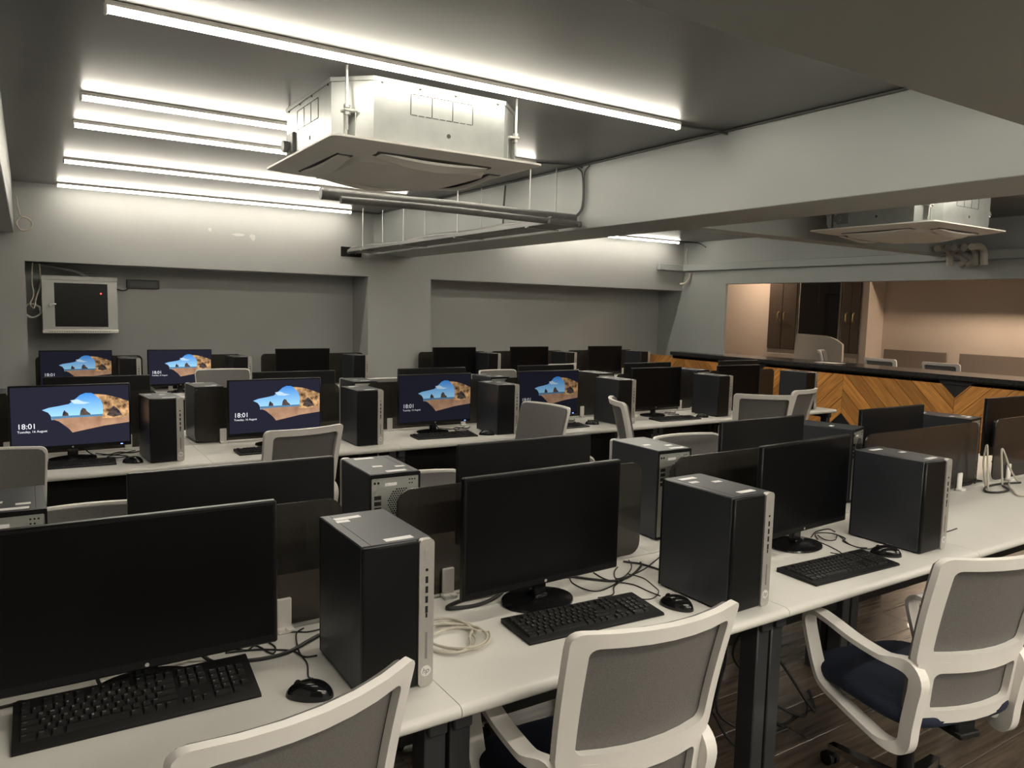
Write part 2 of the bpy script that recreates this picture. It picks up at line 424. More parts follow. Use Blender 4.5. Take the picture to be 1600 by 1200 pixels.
# ---------------------------------------------------------------- lamps
def led(x0, x1, y, label, group, mat=None):
    t = thing('led_batten_light', label, 'ceiling light', ((x0 + x1) / 2, y, ZC), 0, group)
    L = x1 - x0
    MB().box((0, 0, -0.005), (L, 0.046, 0.010), 0.002).box((0, 0.021, -0.020), (L, 0.004, 0.022), 0.001).box((0, -0.021, -0.0145), (L, 0.004, 0.010), 0.001).build('channel', M_ACP, t)
    MB().tube([(-L / 2 + .006, -.002, -0.027), (L / 2 - .006, -.002, -0.027)], 0.0150, 12).build('diffuser', mat or M_LED, t)
    for s in (-1, 1): MB().box((s * (L / 2), 0, -0.022), (0.012, 0.044, 0.044), 0.004).build('end_cap', M_ACP, t)
    return t
LEDY = [3.13, 4.54, 5.27, 6.69, 8.14]
for i, (y, n) in enumerate(zip(LEDY, ('nearest, long and running above the air conditioner', 'second, passing behind the air conditioner', 'third from the camera on the left ceiling', 'fourth from the camera on the left ceiling', 'farthest, along the top of the back wall'))):
    led(0.27, 3.06, y, 'glowing white led batten on the left ceiling, ' + n, 'led battens on the left ceiling')
led(5.3, 8.07, 8.14, 'glowing led batten seen under the long beam at the back wall', 'led battens in the right bay')
for y, xa in ((1.75, 5.3), (2.80, 3.95), (4.80, 4.15), (5.40, 4.15), (6.69, 4.15)):  # unseen batten just past the cross beam is added to brighten this bay
    led(xa, xa + (2.65 if y == 2.80 else 2.77), y, 'unseen led batten behind the long beam on the right ceiling', 'led battens in the right bay')
led(0.27, 3.06, 1.75, 'led batten hidden above the near overhead beam', 'led battens hidden by the near beam')
for x in (0.27, 4.6):
    for y in (-0.6, -2.0, -3.4):
        led(x, x + 2.79, y, 'led batten on the ceiling behind the camera', 'led battens behind the camera', M_LEDR)
for y, LL in ((4.4, 2.4), (8.9, 1.0)):
    t = thing('warm_ceiling_lamp', 'warm ceiling lamp of the room behind the counter', 'ceiling light', (10.35, y, ZC), 0, 'warm lamps behind the counter')
    MB().box((0, 0, -0.012), (0.16, LL, 0.024), 0.004).build('housing', M_ALU, t)
    MB().box((0, 0, -0.034), (0.13, LL - .04, 0.02), 0.006).build('diffuser', M_LEDW, t)

# ================================================================ DESKS
D1, D2, D3 = (1.42, 2.03), (4.42, 5.03), (7.63, 8.24)
ZD = 0.74
_desk = {}
def desk(x0, x1, y0, side, label, group, panel=False):
    """side -1: user sits on the near side, +1: on the far side"""
    W = x1 - x0 - 0.002; Dp = 0.605
    t = thing('desk', label, 'desk', ((x0 + x1) / 2, y0, 0), 0, group)
    key = (round(W, 3), side, panel)
    if key not in _desk:
        n = 6; r = 0.016; yf, yk = 0.0, Dp
        prof = [(yk, ZD - .03), (yk, ZD)]
        for i in range(n + 1):
            a = PI / 2 + PI * i / n; prof.append((yf + r + r * math.cos(a), ZD - r - .0 + r * math.sin(a)))
        prof = [(yk, ZD - .032), (yk, ZD)] + prof[2:]
        if side > 0: prof = [(Dp - y, z) for y, z in prof]
        top = MB().prism(prof, lambda y, z: (-W / 2, y, z), lambda y, z: (W / 2, y, z)).mesh('desktop', M_DESK)
        leg = MB().box((0, 0, (ZD - .032) / 2), (0.055, 0.07, ZD - .034), 0.004).mesh('leg', M_LEG)
        bar = MB().box((0, Dp / 2, ZD - .06), (0.05, Dp - .1, 0.05), 0.004).mesh('crossbar', M_LEG)
        rail = MB().box((0, Dp / 2, ZD - .052), (W - .1, 0.06, 0.036), .003).mesh('rail', M_LEG)
        _desk[key] = (top, leg, bar, rail)
    top, leg, bar, rail = _desk[key]
    ob('desktop', top, t)
    yl = (0.10, Dp - 0.05) if side < 0 else (0.05, Dp - 0.10)
    for sx in (-1, 1):
        for y in yl: ob('leg', leg, t, (sx * (W / 2 - 0.032), y, 0))
        ob('crossbar', bar, t, (sx * (W / 2 - 0.032), 0, 0))
    ob('rail', rail, t)
    if panel:
        MB().box((0, Dp - .06 if side < 0 else .06, 0.50), (W - .16, 0.016, 0.34), .003).build('modesty_panel', M_BLACKM, t)
    return t
E1 = [-0.35, 0.80, 1.95, 3.10, 4.25, 5.40]
E2 = [-0.30, 0.85, 2.00, 3.15, 4.30, 5.45, 6.60]
ORD = ['leftmost', 'second from left', 'third from left', 'fourth from left', 'fifth from left', 'sixth from left']
for i in range(5):
    a, b = E1[i], E1[i + 1]
    desk(a, b, D1[0], -1, 'white desk in the nearest row, near side, ' + ORD[i], 'white desks of the nearest row', True)
    desk(a, b, D1[1] + 0.005, 1, 'white desk in the nearest row, far side, ' + ORD[i], 'white desks of the nearest row')
for i in range(6):
    a, b = E2[i], E2[i + 1]
    desk(a, b, D2[0], -1, 'white desk in the middle row, near side, ' + ORD[i], 'white desks of the middle row', True)
    desk(a, b, D2[1] + 0.005, 1, 'white desk in the middle row, far side, ' + ORD[i], 'white desks of the middle row')
E3 = [(0.02, 0.98), (0.98, 2.06), (2.06, 3.30), (3.92, 4.94), (4.94, 6.16), (6.16, 7.40)]
for i, (a, b) in enumerate(E3):
    desk(a, b, D3[0], -1, 'white desk along the back wall, ' + ORD[i], 'white desks along the back wall', True)

# ---------------------------------------------------------------- acrylic screens between the desks
_scr = {}
def divider(x0, x1, y, label, group, ztop=1.095, r=0.045):
    W = x1 - x0; key = round(W, 3)
    t = thing('desk_divider', label, 'desk divider', ((x0 + x1) / 2, y, ZD), 0, group)
    if key not in _scr:
        pane = MB().prism(rrect(-W / 2, W / 2, 0.012, ztop - ZD, r, 5), lambda x, z: (x, -.004, z), lambda x, z: (x, .004, z)).mesh('pane', M_SCREEN)
        cl = MB().box((0, -.020, .006), (0.046, 0.034, 0.012), .003).box((0, -.010, .046), (0.04, 0.011, 0.092), .003).box((0, .010, .04), (0.04, 0.011, 0.08), .003)
        cl.cyl((0, -.038, .010), (0, -.03, .012), .004, 8)
        _scr[key] = (pane, cl.mesh('clip', M_FRAME))
    pane, cl = _scr[key]
    ob('pane', pane, t)
    for s in (-1, 1): ob('clip', cl, t, (s * (W / 2 - 0.17), 0, 0))
for i, (a, b) in enumerate([(-0.25, 0.74), (0.91, 1.88), (2.05, 3.00), (3.27, 4.30), (4.49, 5.35)]):
    divider(a, b, 2.0325, 'smoky acrylic desk divider of the nearest row, ' + ORD[i], 'smoky dividers of the nearest row')
for i in range(6):
    divider(E2[i] + 0.015, E2[i + 1] - 0.19, 5.0325, 'smoky acrylic desk divider of the middle row, ' + ORD[i], 'smoky dividers of the middle row')
for i, (a, b) in enumerate([(0.05, .95), (1.03, 1.9), (2.1, 3.26), (3.96, 4.9), (4.98, 6.1), (6.2, 7.36)]):
    divider(a, b, 8.262, 'smoky acrylic divider behind the back row of desks, ' + ORD[i], 'smoky dividers of the back row')

# ================================================================ MONITORS
MW, MH, MZ0 = 0.585, 0.357, 0.068
def monitor_meshes():
    d = {}
    d['housing'] = MB().bx(-MW / 2, MW / 2, -.010, .012, MZ0, MZ0 + MH, .004).mesh('housing', M_BLACK)
    d['screen'] = MB().bx(-MW / 2 + .009, MW / 2 - .009, -.0108, -.009, MZ0 + .022, MZ0 + MH - .009).mesh('screen', M_SCR, smooth=False)
    rb = MB()
    P0 = [(-.21, .05), (.21, .05), (.21, .215), (-.21, .215)]; P1 = [(-.195, .07), (.195, .07), (.195, .19), (-.195, .19)]
    n = 4; vs = [(x, .011, MZ0 + z) for x, z in P0] + [(x, .042, MZ0 + z) for x, z in P1]
    rb.add(vs, [(0, 1, 2, 3), (4, 5, 6, 7)] + [(i, (i + 1) % 4, 4 + (i + 1) % 4, 4 + i) for i in range(4)])
    d['rear_housing'] = rb.mesh('rear_housing', M_BLACKM)
    nk = MB().box((0, .030, .075), (0.052, 0.026, 0.13), .006)
    nk.box((0, .012, .022), (0.045, .008, .016), .003)
    d['neck'] = nk.mesh('neck', M_GLOSS)
    d['base'] = MB().lathe([(.115, 0), (.12, .004), (.118, .009), (.09, .014), (.035, .020), (.001, .021)], 36, Matrix.Translation((0, .03, 0)), 1.0, .82).mesh('base', M_GLOSS)
    lg = MB().cyl((0, -.0112, MZ0 + .0105), (0, -.0098, MZ0 + .0105), .0046, 16)
    d['badge'] = lg.mesh('badge', M_SILV)
    ns = MB()
    for k in range(6): ns.box((-.06 + k * .024, .0425, MZ0 + .15), (.016, .002, .004))
    for k in range(8): ns.box((.10 + k * .006, .0425, MZ0 + .175), (.003, .002, .012))
    d['vent_slots'] = ns.mesh('vent_slots', M_HOLE, smooth=False)
    d['indicator'] = MB().box((MW / 2 - .05, -.0112, MZ0 + .010), (.012, .002, .003)).mesh('indicator', M_BLUELED, smooth=False)
    return d
MM = monitor_meshes()
# the picture on the lit screens: a view out of a sea cave, drawn as flat shapes on the screen
def uv(u, v): return (-MW / 2 + .009 + u * (MW - .018), MZ0 + MH - .009 - v * (MH - .031))
PIC = [
    (1, .0002, [(0.252, .385), (.31, .35), (.40, .325), (.476, .30), (.53, .22), (.575, .15), (.62, .12), (.67, .125), (.72, .17), (.756, .24), (.77, .33), (.768, .56), (.33, .56), (.32, .48), (.30, .43)]),
    (2, .0004, [(.322, .50), (.768, .495), (.768, .56), (.335, .56)]),
    (3, .0006, [(.335, .545), (.45, .535), (.768, .53), (1.0, .53), (1.0, .66), (.78, .70), (.50, .79), (.47, .72), (.44, .67), (.39, .59)]),
    (4, .0008, [(.69, .145), (.73, .15), (.80, .165), (.90, .22), (1.0, .29), (1.0, .545), (.93, .57), (.84, .575), (.755, .57), (.768, .48), (.772, .36), (.752, .25)]),
    (5, .0010, [(.80, .52), (.84, .40), (.865, .36), (.91, .44), (.94, .53), (.86, .555)]),
    (5, .0010, [(.418, .50), (.425, .44), (.437, .40), (.45, .43), (.468, .455), (.472, .50)]),
    (5, .0010, [(.566, .50), (.575, .42), (.592, .375), (.615, .39), (.63, .44), (.655, .475), (.66, .50)]),
    (6, .0009, [(.49, .24), (.55, .225), (.60, .27), (.66, .29), (.60, .31), (.52, .30)]),
]
_pic = {}
def screen_picture(t, k):
    """k: how bright this panel looks"""
    if k not in _pic:
        s = str(k)
        zlo, zhi = uv(0, .52)[1], uv(0, .14)[1]
        ms = [em('screen_dark_' + s, (0.020, 0.020, 0.034), k),
              em('screen_sky_' + s, (0.38, 0.72, 0.95), k, (0.07, 0.30, 0.80), 2, zlo, zhi),
              em('screen_sea_' + s, (0.10, 0.24, 0.40), k), em('screen_sand_' + s, (0.32, 0.17, 0.10), k, (0.52, 0.31, 0.19), noise=14),
              em('screen_rock_' + s, (0.06, 0.028, 0.014), k, (0.80, 0.47, 0.22), noise=34),
              em('screen_stack_' + s, (0.03, 0.025, 0.03), k, (0.14, 0.10, 0.08), noise=60), em('screen_cloud_' + s, (0.55, 0.75, 0.92), k), em('screen_text_' + s, (0.95, 0.95, 1.0), k)]
        mb = MB(); y0 = -.0112
        mb.mat(0); a = uv(0, 0); b = uv(1, 1)
        mb.add([(a[0], y0, a[1]), (b[0], y0, a[1]), (b[0], y0, b[1]), (a[0], y0, b[1])], [(0, 3, 2, 1)])
        for mi, off, poly in PIC:
            mb.mat(mi); pts = [uv(*p) for p in poly]
            mb.add([(x, y0 - off * 0.6 - .0002, z) for x, z in pts], [tuple(range(len(pts)))])
        tri = mb.mesh('lock_screen', ms, smooth=False, recalc=False)
        tx = MB()
        for key, u, v in (('18:01', .045, .69), ('date', .047, .755)):
            x0, z0 = uv(u, v); V, F = TXT[key]
            sc_ = 0.56 if key == '18:01' else 0.62
            tx.add([(x0 + p.x * sc_, y0 - .0012, z0 + p.y * sc_) for p in V], F)
        _pic[k] = (tri, tx.mesh('clock_text', ms[7], smooth=False, recalc=False))
    p, q = _pic[k]
    ch = ob('lock_screen', p, t); ob('clock_text', q, ch)
    ob('indicator', MM['indicator'], t)
def monitor(xc, y, label, group, rz=0.0, lit=None):
    """y is the plane of the screen; base stands on the desk behind it"""
    t = thing('monitor', label, 'monitor', (xc, y, ZD), rz, group)
    for k in ('housing', 'rear_housing', 'neck', 'base'): ob(k, MM[k], t)
    if lit: screen_picture(t, round(lit * .6, 3))
    else: ob('screen', MM['screen'], t)
    ob('badge', MM['badge'], t); ob('vent_slots', MM['vent_slots'], t)
    return t
R = math.radians
G = 'monitors on the near side of the nearest row'
monitor(0.203, 1.825, 'switched-off black monitor nearest the camera at the left edge of the photo', G, R(-.5))
monitor(1.305, 1.825, 'switched-off black monitor in the nearest row between the two front towers', G, R(1.5))
monitor(2.515, 1.80, 'switched-off black monitor in the nearest row, third from left, against the rightmost near tower', G, R(3.5))
G = 'monitors turned away on the far side of the nearest row'
for i, (x, a) in enumerate([(0.508, 180), (1.537, 180), (2.85, 181), (3.895, 180), (5.2, 178)]):
    monitor(x, 2.28, 'back of a black monitor on the far side of the nearest row, ' + ORD[i], G, R(a))
G = 'monitors on the near side of the middle row'
for i, (x, lit) in enumerate([(0.192, 1.0), (1.31, 0.9), (2.44, 0.5), (3.432, 0.4), (4.578, None), (5.62, None)]):
    monitor(x, 4.81, ('lit monitor showing a sea cave lock screen in the middle row, ' if lit else 'dark switched-off monitor in the middle row, ') + ORD[i], G, R(0.5), lit)
G = 'monitors turned away on the far side of the middle row'
for i, x in enumerate([0.36, 1.58, 2.66, 3.75, 4.925, 6.18]):
    monitor(x, 5.30, 'back of a monitor on the far side of the middle row, ' + ORD[i], G, R(180))
G = 'monitors along the back wall'
for i, (x, lit) in enumerate([(0.37, 0.55), (1.255, 0.85), (2.474, None), (4.31, None), (5.394, None), (6.64, None)]):
    monitor(x, 8.0, ('lit monitor showing a sea cave lock screen at the back wall, ' if lit else 'dark switched-off monitor at the back wall, ') + ORD[i], G, 0, lit)

# ================================================================ COMPUTER TOWERS
TW, TD, TH = 0.175, 0.295, 0.36
def tower_meshes():
    d = {}
    w2 = TW / 2; yf = -TD / 2; yb = TD / 2
    d['case'] = MB().bx(-w2, w2, yf + .012, yb, .006, TH, .003).mesh('case', M_CASE)
    d['front_bezel'] = MB().bx(-w2, w2 - .037, yf, yf + .013, .004, TH - .002, .004).mesh('front_bezel', M_BLACK)
    st = MB().prism(rrect(w2 - .0372, w2 + .001, .002, TH + .0005, .012, 4), lambda x, z: (x, yf - .003, z), lambda x, z: (x, yf + .013, z))
    d['silver_strip'] = st.mesh('silver_strip', M_SILV)
    xs = w2 - .018; y0 = yf - .0036; y1 = yf - .0028
    d['port'] = MB().bx(-.0034, .0034, y0, y1, -.008, .008).mesh('port', M_HOLE, smooth=False)
    d['audio_jack'] = MB().cyl((xs, y0, .287), (xs, y1, .287), .0038, 12).mesh('audio_jack', M_HOLE)
    d['card_slot'] = MB().bx(xs - .0025, xs + .0025, y0, y1, .171, .182, .001).mesh('card_slot', M_HOLE, smooth=False)
    d['drive_slot'] = MB().bx(xs - .003, xs + .003, y0 + .0005, y1, .07, .135).mesh('drive_slot', pr('grey_slot', (.2, .19, .18), .5), smooth=False)
    d['power_button'] = MB().bx(xs - .006, xs + .006, y0, y1, .312, .338, .0006).mesh('power_button', M_SILV)
    bd = MB().mat(0).cyl((xs, y0 - .0004, .040), (xs, y1, .040), .0132, 24).mat(1)
    V, F = TXT['hp']; cx = sum(p.x for p in V) / len(V); cy = sum(p.y for p in V) / len(V)
    bd.add([(xs + (p.x - cx), y0 - .0009, .040 + (p.y - cy)) for p in V], F)
    d['badge'] = bd.mesh('badge', [pr('badge_silver', (.75, .74, .72), .35), pr('badge_letters', (.12, .115, .11), .5)], recalc=False)
    fr = MB().ring(rrect(-w2, w2, .004, TH - .001, .004, 2), rrect(-w2 + .006, w2 - .006, .012, TH - .014, .004, 2), lambda x, z: (x, yb, z), lambda x, z: (x, yb + .004, z))
    d['rear_rim'] = fr.mesh('rear_rim', M_BLACK)
    d['rear_plate'] = MB().bx(-w2 + .006, w2 - .006, yb - .001, yb + .0012, .012, TH - .014).mesh('rear_plate', M_STEEL, smooth=False)
    vg = MB(); cx, cz, rr = -.022, TH - .098, .049
    pit = .0082
    for i in range(-8, 9):
        for j in range(-8, 9):
            x = (i + (j % 2) * .5) * pit; z = j * pit * .87
            if x * x + z * z < rr * rr:
                vg.cyl((cx + x, yb + .0011, cz + z), (cx + x, yb + .0018, cz + z), .0030, 6)
    d['fan_grille'] = vg.mesh('fan_grille', M_HOLE, smooth=False)
    po = MB()
    for k in range(4): po.bx(.048, .072, yb + .001, yb + .002, .275 - k * .019, .288 - k * .019)
    for k in range(2): po.cyl((.070 - k * .012, yb + .001, .330), (.070 - k * .012, yb + .0022, .330), .0042, 10)
    for k in range(5): po.cyl((-.05 - (k % 3) * .009, yb + .001, .334 - (k // 3) * .012), (-.05 - (k % 3) * .009, yb + .0022, .334 - (k // 3) * .012), .0025, 8)
    d['rear_ports'] = po.mesh('rear_ports', M_HOLE, smooth=False)
    ps = MB()
    for k in range(4): ps.bx(-.07, .05, yb + .001, yb + .003, .035 + k * .021, .048 + k * .021, .001)
    d['slot_covers'] = ps.mesh('slot_covers', M_CASE)
    d['rear_label'] = MB().bx(-.005, .035, yb + .001, yb + .0018, .318, .328).mesh('rear_label', M_LABEL, smooth=False)
    d['sticker_long'] = MB().box((0, 0, .0005), (.070, .020, .001)).mesh('sticker', M_LABEL, smooth=False)
    d['sticker_small'] = MB().box((0, 0, .0005), (.034, .018, .001)).mesh('sticker', M_LABEL, smooth=False)
    d['foot'] = MB().lathe([(.012, 0), (.012, .006), (.010, .0065)], 12).mesh('foot', M_BLACKM)
    d['seam'] = MB().bx(-w2 + .024, -w2 + .0252, yf + .016, yb - .006, TH - .001, TH + .0003).mesh('seam', M_HOLE, smooth=False)
    return d
TM = tower_meshes()
def tower(x, y, label, group, rz=0.0, seed=0):
    """x, y: centre of the footprint; front faces -Y when rz is 0"""
    t = thing('computer_tower', label, 'computer tower', (x, y, ZD), rz, group)
    for k in ('case', 'front_bezel', 'rear_rim'): ob(k, TM[k], t)
    st = ob('silver_strip', TM['silver_strip'], t)
    for k in ('audio_jack', 'card_slot', 'drive_slot', 'power_button', 'badge'): ob(k, TM[k], st)
    for k in range(4): ob('port', TM['port'], st, (TW / 2 - .018, 0, .263 - k * .024))
    rp = ob('rear_plate', TM['rear_plate'], t)
    for k in ('fan_grille', 'rear_ports', 'slot_covers', 'rear_label'): ob(k, TM[k], rp)
    ob('seam', TM['seam'], t)
    for a in (-1, 1):
        for b in (-1, 1): ob('foot', TM['foot'], t, (a * .065, b * .115, 0))
    q = random.Random(seed)
    for (m_, px, py) in (('sticker_long', .012, -.11), ('sticker_long', -.02, .115), ('sticker_small', -.045, .07), ('sticker_small', .03, .03)):
        if q.random() < .78: ob('sticker', TM[m_], t, (px + q.uniform(-.012, .012), py + q.uniform(-.01, .01), TH), q.uniform(-.08, .08))
    return t
G = 'towers on the near side of the nearest row'
tower(0.700, 1.697, 'black tower with silver port strip nearest the camera, left of the beige cable coil', G, 0, 3)
tower(1.823, 1.622, 'black tower in the nearest row between the second and third near monitors', G, R(1), 11)
tower(2.928, 1.660, 'black tower in the nearest row beside the empty desk space on the right', G, R(0.5), 5)
G = 'towers turned away on the far side of the nearest row'
for i, (x, y, a) in enumerate([(-0.06, 2.40, 180), (0.999, 2.385, 178), (2.152, 2.285, 179), (3.365, 2.30, 197), (4.37, 2.24, 190)]):
    tower(x, y, 'tower showing its rear grille on the far side of the nearest row, ' + ORD[i], G, R(a), 20 + i)
G = 'towers on the near side of the middle row'
for i, (x, a) in enumerate([(0.625, 4), (1.835, 0), (2.885, 0), (4.00, 0), (5.13, 2), (6.33, 2)]):
    tower(x, 4.675, 'black tower with silver strip on the near side of the middle row, ' + ORD[i], G, R(a), 40 + i)
G = 'towers turned away on the far side of the middle row'
for i, x in enumerate([-0.20, 0.96, 2.02, 3.14, 4.23, 5.42]):
    tower(x, 5.22, 'tower with rear ports on the far side of the middle row, ' + ORD[i], G, R(180 + (0, 2, 0, 2, 0, 3)[i]), 60 + i)
G = 'towers along the back wall'
for i, (x, a) in enumerate([(0.79, 0), (1.785, 4), (3.02, 6), (4.715, 4), (5.87, 5), (7.14, 6)]):
    tower(x, 7.90, 'black tower with silver strip along the back wall, ' + ORD[i], G, R(a), 80 + i)

# ================================================================ KEYBOARDS AND MICE
U = 0.0186
KW, KD = 0.448, 0.156
def kb_body():
    prof = [(-KD / 2, .001), (-KD / 2, .006), (-KD / 2 + .005, .009), (KD / 2 - .008, .018), (KD / 2, .015), (KD / 2, .001)]
    return MB().prism(prof, lambda y, z: (-KW / 2, y, z), lambda y, z: (KW / 2, y, z)).mesh('keyboard_body', M_BLACKM)
KB_BODY = kb_body()
_key = {}
def key_mesh(c, wd):
    k = (c, wd)
    if k in _key: return _key[k]
    mb = MB(); W2 = wd * U / 2 - .0009; H2 = U / 2 - .0009; t = .0022
    vs = [(-W2, -H2, 0), (W2, -H2, 0), (W2, H2, 0), (-W2, H2, 0), (-W2 + t, -H2 + t * .6, .0065), (W2 - t, -H2 + t * .6, .0065), (W2 - t, H2 - t, .0072), (-W2 + t, H2 - t, .0072)]
    mb.add(vs, [(4, 5, 6, 7), (0, 1, 5, 4), (1, 2, 6, 5), (2, 3, 7, 6), (3, 0, 4, 7)])
    if c:
        V, F = TXT['k_' + c]
        mb.mat(1).add([(-W2 + t + .0012 + p.x, -.0005 + p.y * .9 + (.0 if len(c) == 1 else .002), .0074) for p in V], F)
    _key[k] = mb.mesh('key', [M_KEY, M_LEGEND], smooth=False, recalc=False)
    return _key[k]
def key_spots():
    for r, row in enumerate(KEYROWS):
        y = KD / 2 - .026 - r * U * 1.02 - (0.004 if r else 0)
        for (c, x, wd) in row:
            yield c, wd, -KW / 2 + .012 + (x + wd / 2) * U, y, .0088 + (y + KD / 2 - .006) * .062
_all = MB()
for c, wd, x, y, z in key_spots():
    W2 = wd * U / 2 - .0009; H2 = U / 2 - .0009
    _all.box((x, y, z + .003), (2 * W2 - .003, 2 * H2 - .003, .006))
KEYS_JOINED = _all.mesh('keys', M_KEY, smooth=False)
def keyboard(x, y, rz, label, group, full):
    t = thing('keyboard', label, 'keyboard', (x, y, ZD), rz, group)
    if full: t.scale = (1.04, 1.05, 1.0)
    ob('keyboard_body', KB_BODY, t)
    if full:
        for c, wd, kx, ky, kz in key_spots():
            o = ob('key', key_mesh(c, wd), t, (kx, ky, kz)); o.rotation_euler = (0.062, 0, 0)
    else:
        o = ob('keys', KEYS_JOINED, t); o['kind'] = 'stuff'
    return t
def mouse_meshes():
    d = {}
    def f(u, v):
        a = 2 * PI * u; b = v * PI / 2
        r = math.cos(b) ** .55
        x = .031 * r * math.cos(a) * (1 - .08 * math.sin(a)); y = .056 * r * math.sin(a)
        z = .036 * math.sin(b) * (1 - .25 * (y / .056 + .15) ** 2 if True else 1)
        return (x, y, max(.0005, z + .001))
    mb = MB().sheet(28, 9, f)
    d['shell'] = mb.mesh('shell', M_GLOSS, ang=60)
    d['wheel'] = MB().cyl((-.004, .028, .029), (.004, .028, .029), .008, 14).mesh('wheel', M_BLACKM)
    d['button_seam'] = MB().bx(-.0007, .0007, .008, .052, .012, .0335).mesh('button_seam', M_HOLE, smooth=False)
    return d
MOU = mouse_meshes()
def mouse(x, y, rz, label, group):
    t = thing('computer_mouse', label, 'mouse', (x, y, ZD), rz, group)
    ob('shell', MOU['shell'], t); ob('wheel', MOU['wheel'], t)
G = 'keyboards on the near side of the nearest row'
keyboard(0.186, 1.781, R(-1), 'black keyboard in the lower left corner under the nearest monitor', G, True)
kb1 = bpy.data.objects['keyboard']; kb1.scale = (1.07, 1.07, 1.0); kb1.rotation_euler = (0.13, 0, R(-1)); kb1.location = (0.186, 1.778, ZD + .0105)   # rests on the monitor base
keyboard(1.345, 1.672, R(-3.5), 'black keyboard in front of the second near monitor, left of the mouse', G, True)
keyboard(2.425, 1.573, R(-2.0), 'black keyboard in the nearest row, beside the chair at the right', G, True)
G = 'mice on the near side of the nearest row'
mouse(0.520, 1.640, R(55), 'black mouse half hidden behind the nearest chair back', G)
mouse(1.650, 1.605, R(20), 'glossy black mouse right of the second near keyboard', G)
mouse(2.725, 1.580, R(40), 'black mouse touching the tower at the right of the nearest row', G)
G = 'keyboards of the middle row'
for i, (x, y, a) in enumerate([(0.165, 4.66, -2), (1.25, 4.62, 0), (2.43, 4.64, -5), (3.43, 4.63, 0), (4.60, 4.585, -3)]):
    keyboard(x, y, R(a), 'black keyboard on the near side of the middle row, ' + ORD[i], G, False)
G = 'mice of the middle row'
for i, (x, y) in enumerate([(0.468, 4.60), (2.735, 4.575), (3.76, 4.66), (4.915, 4.58)]):
    mouse(x, y, R(60), 'black mouse in the middle row, ' + ORD[i], G)

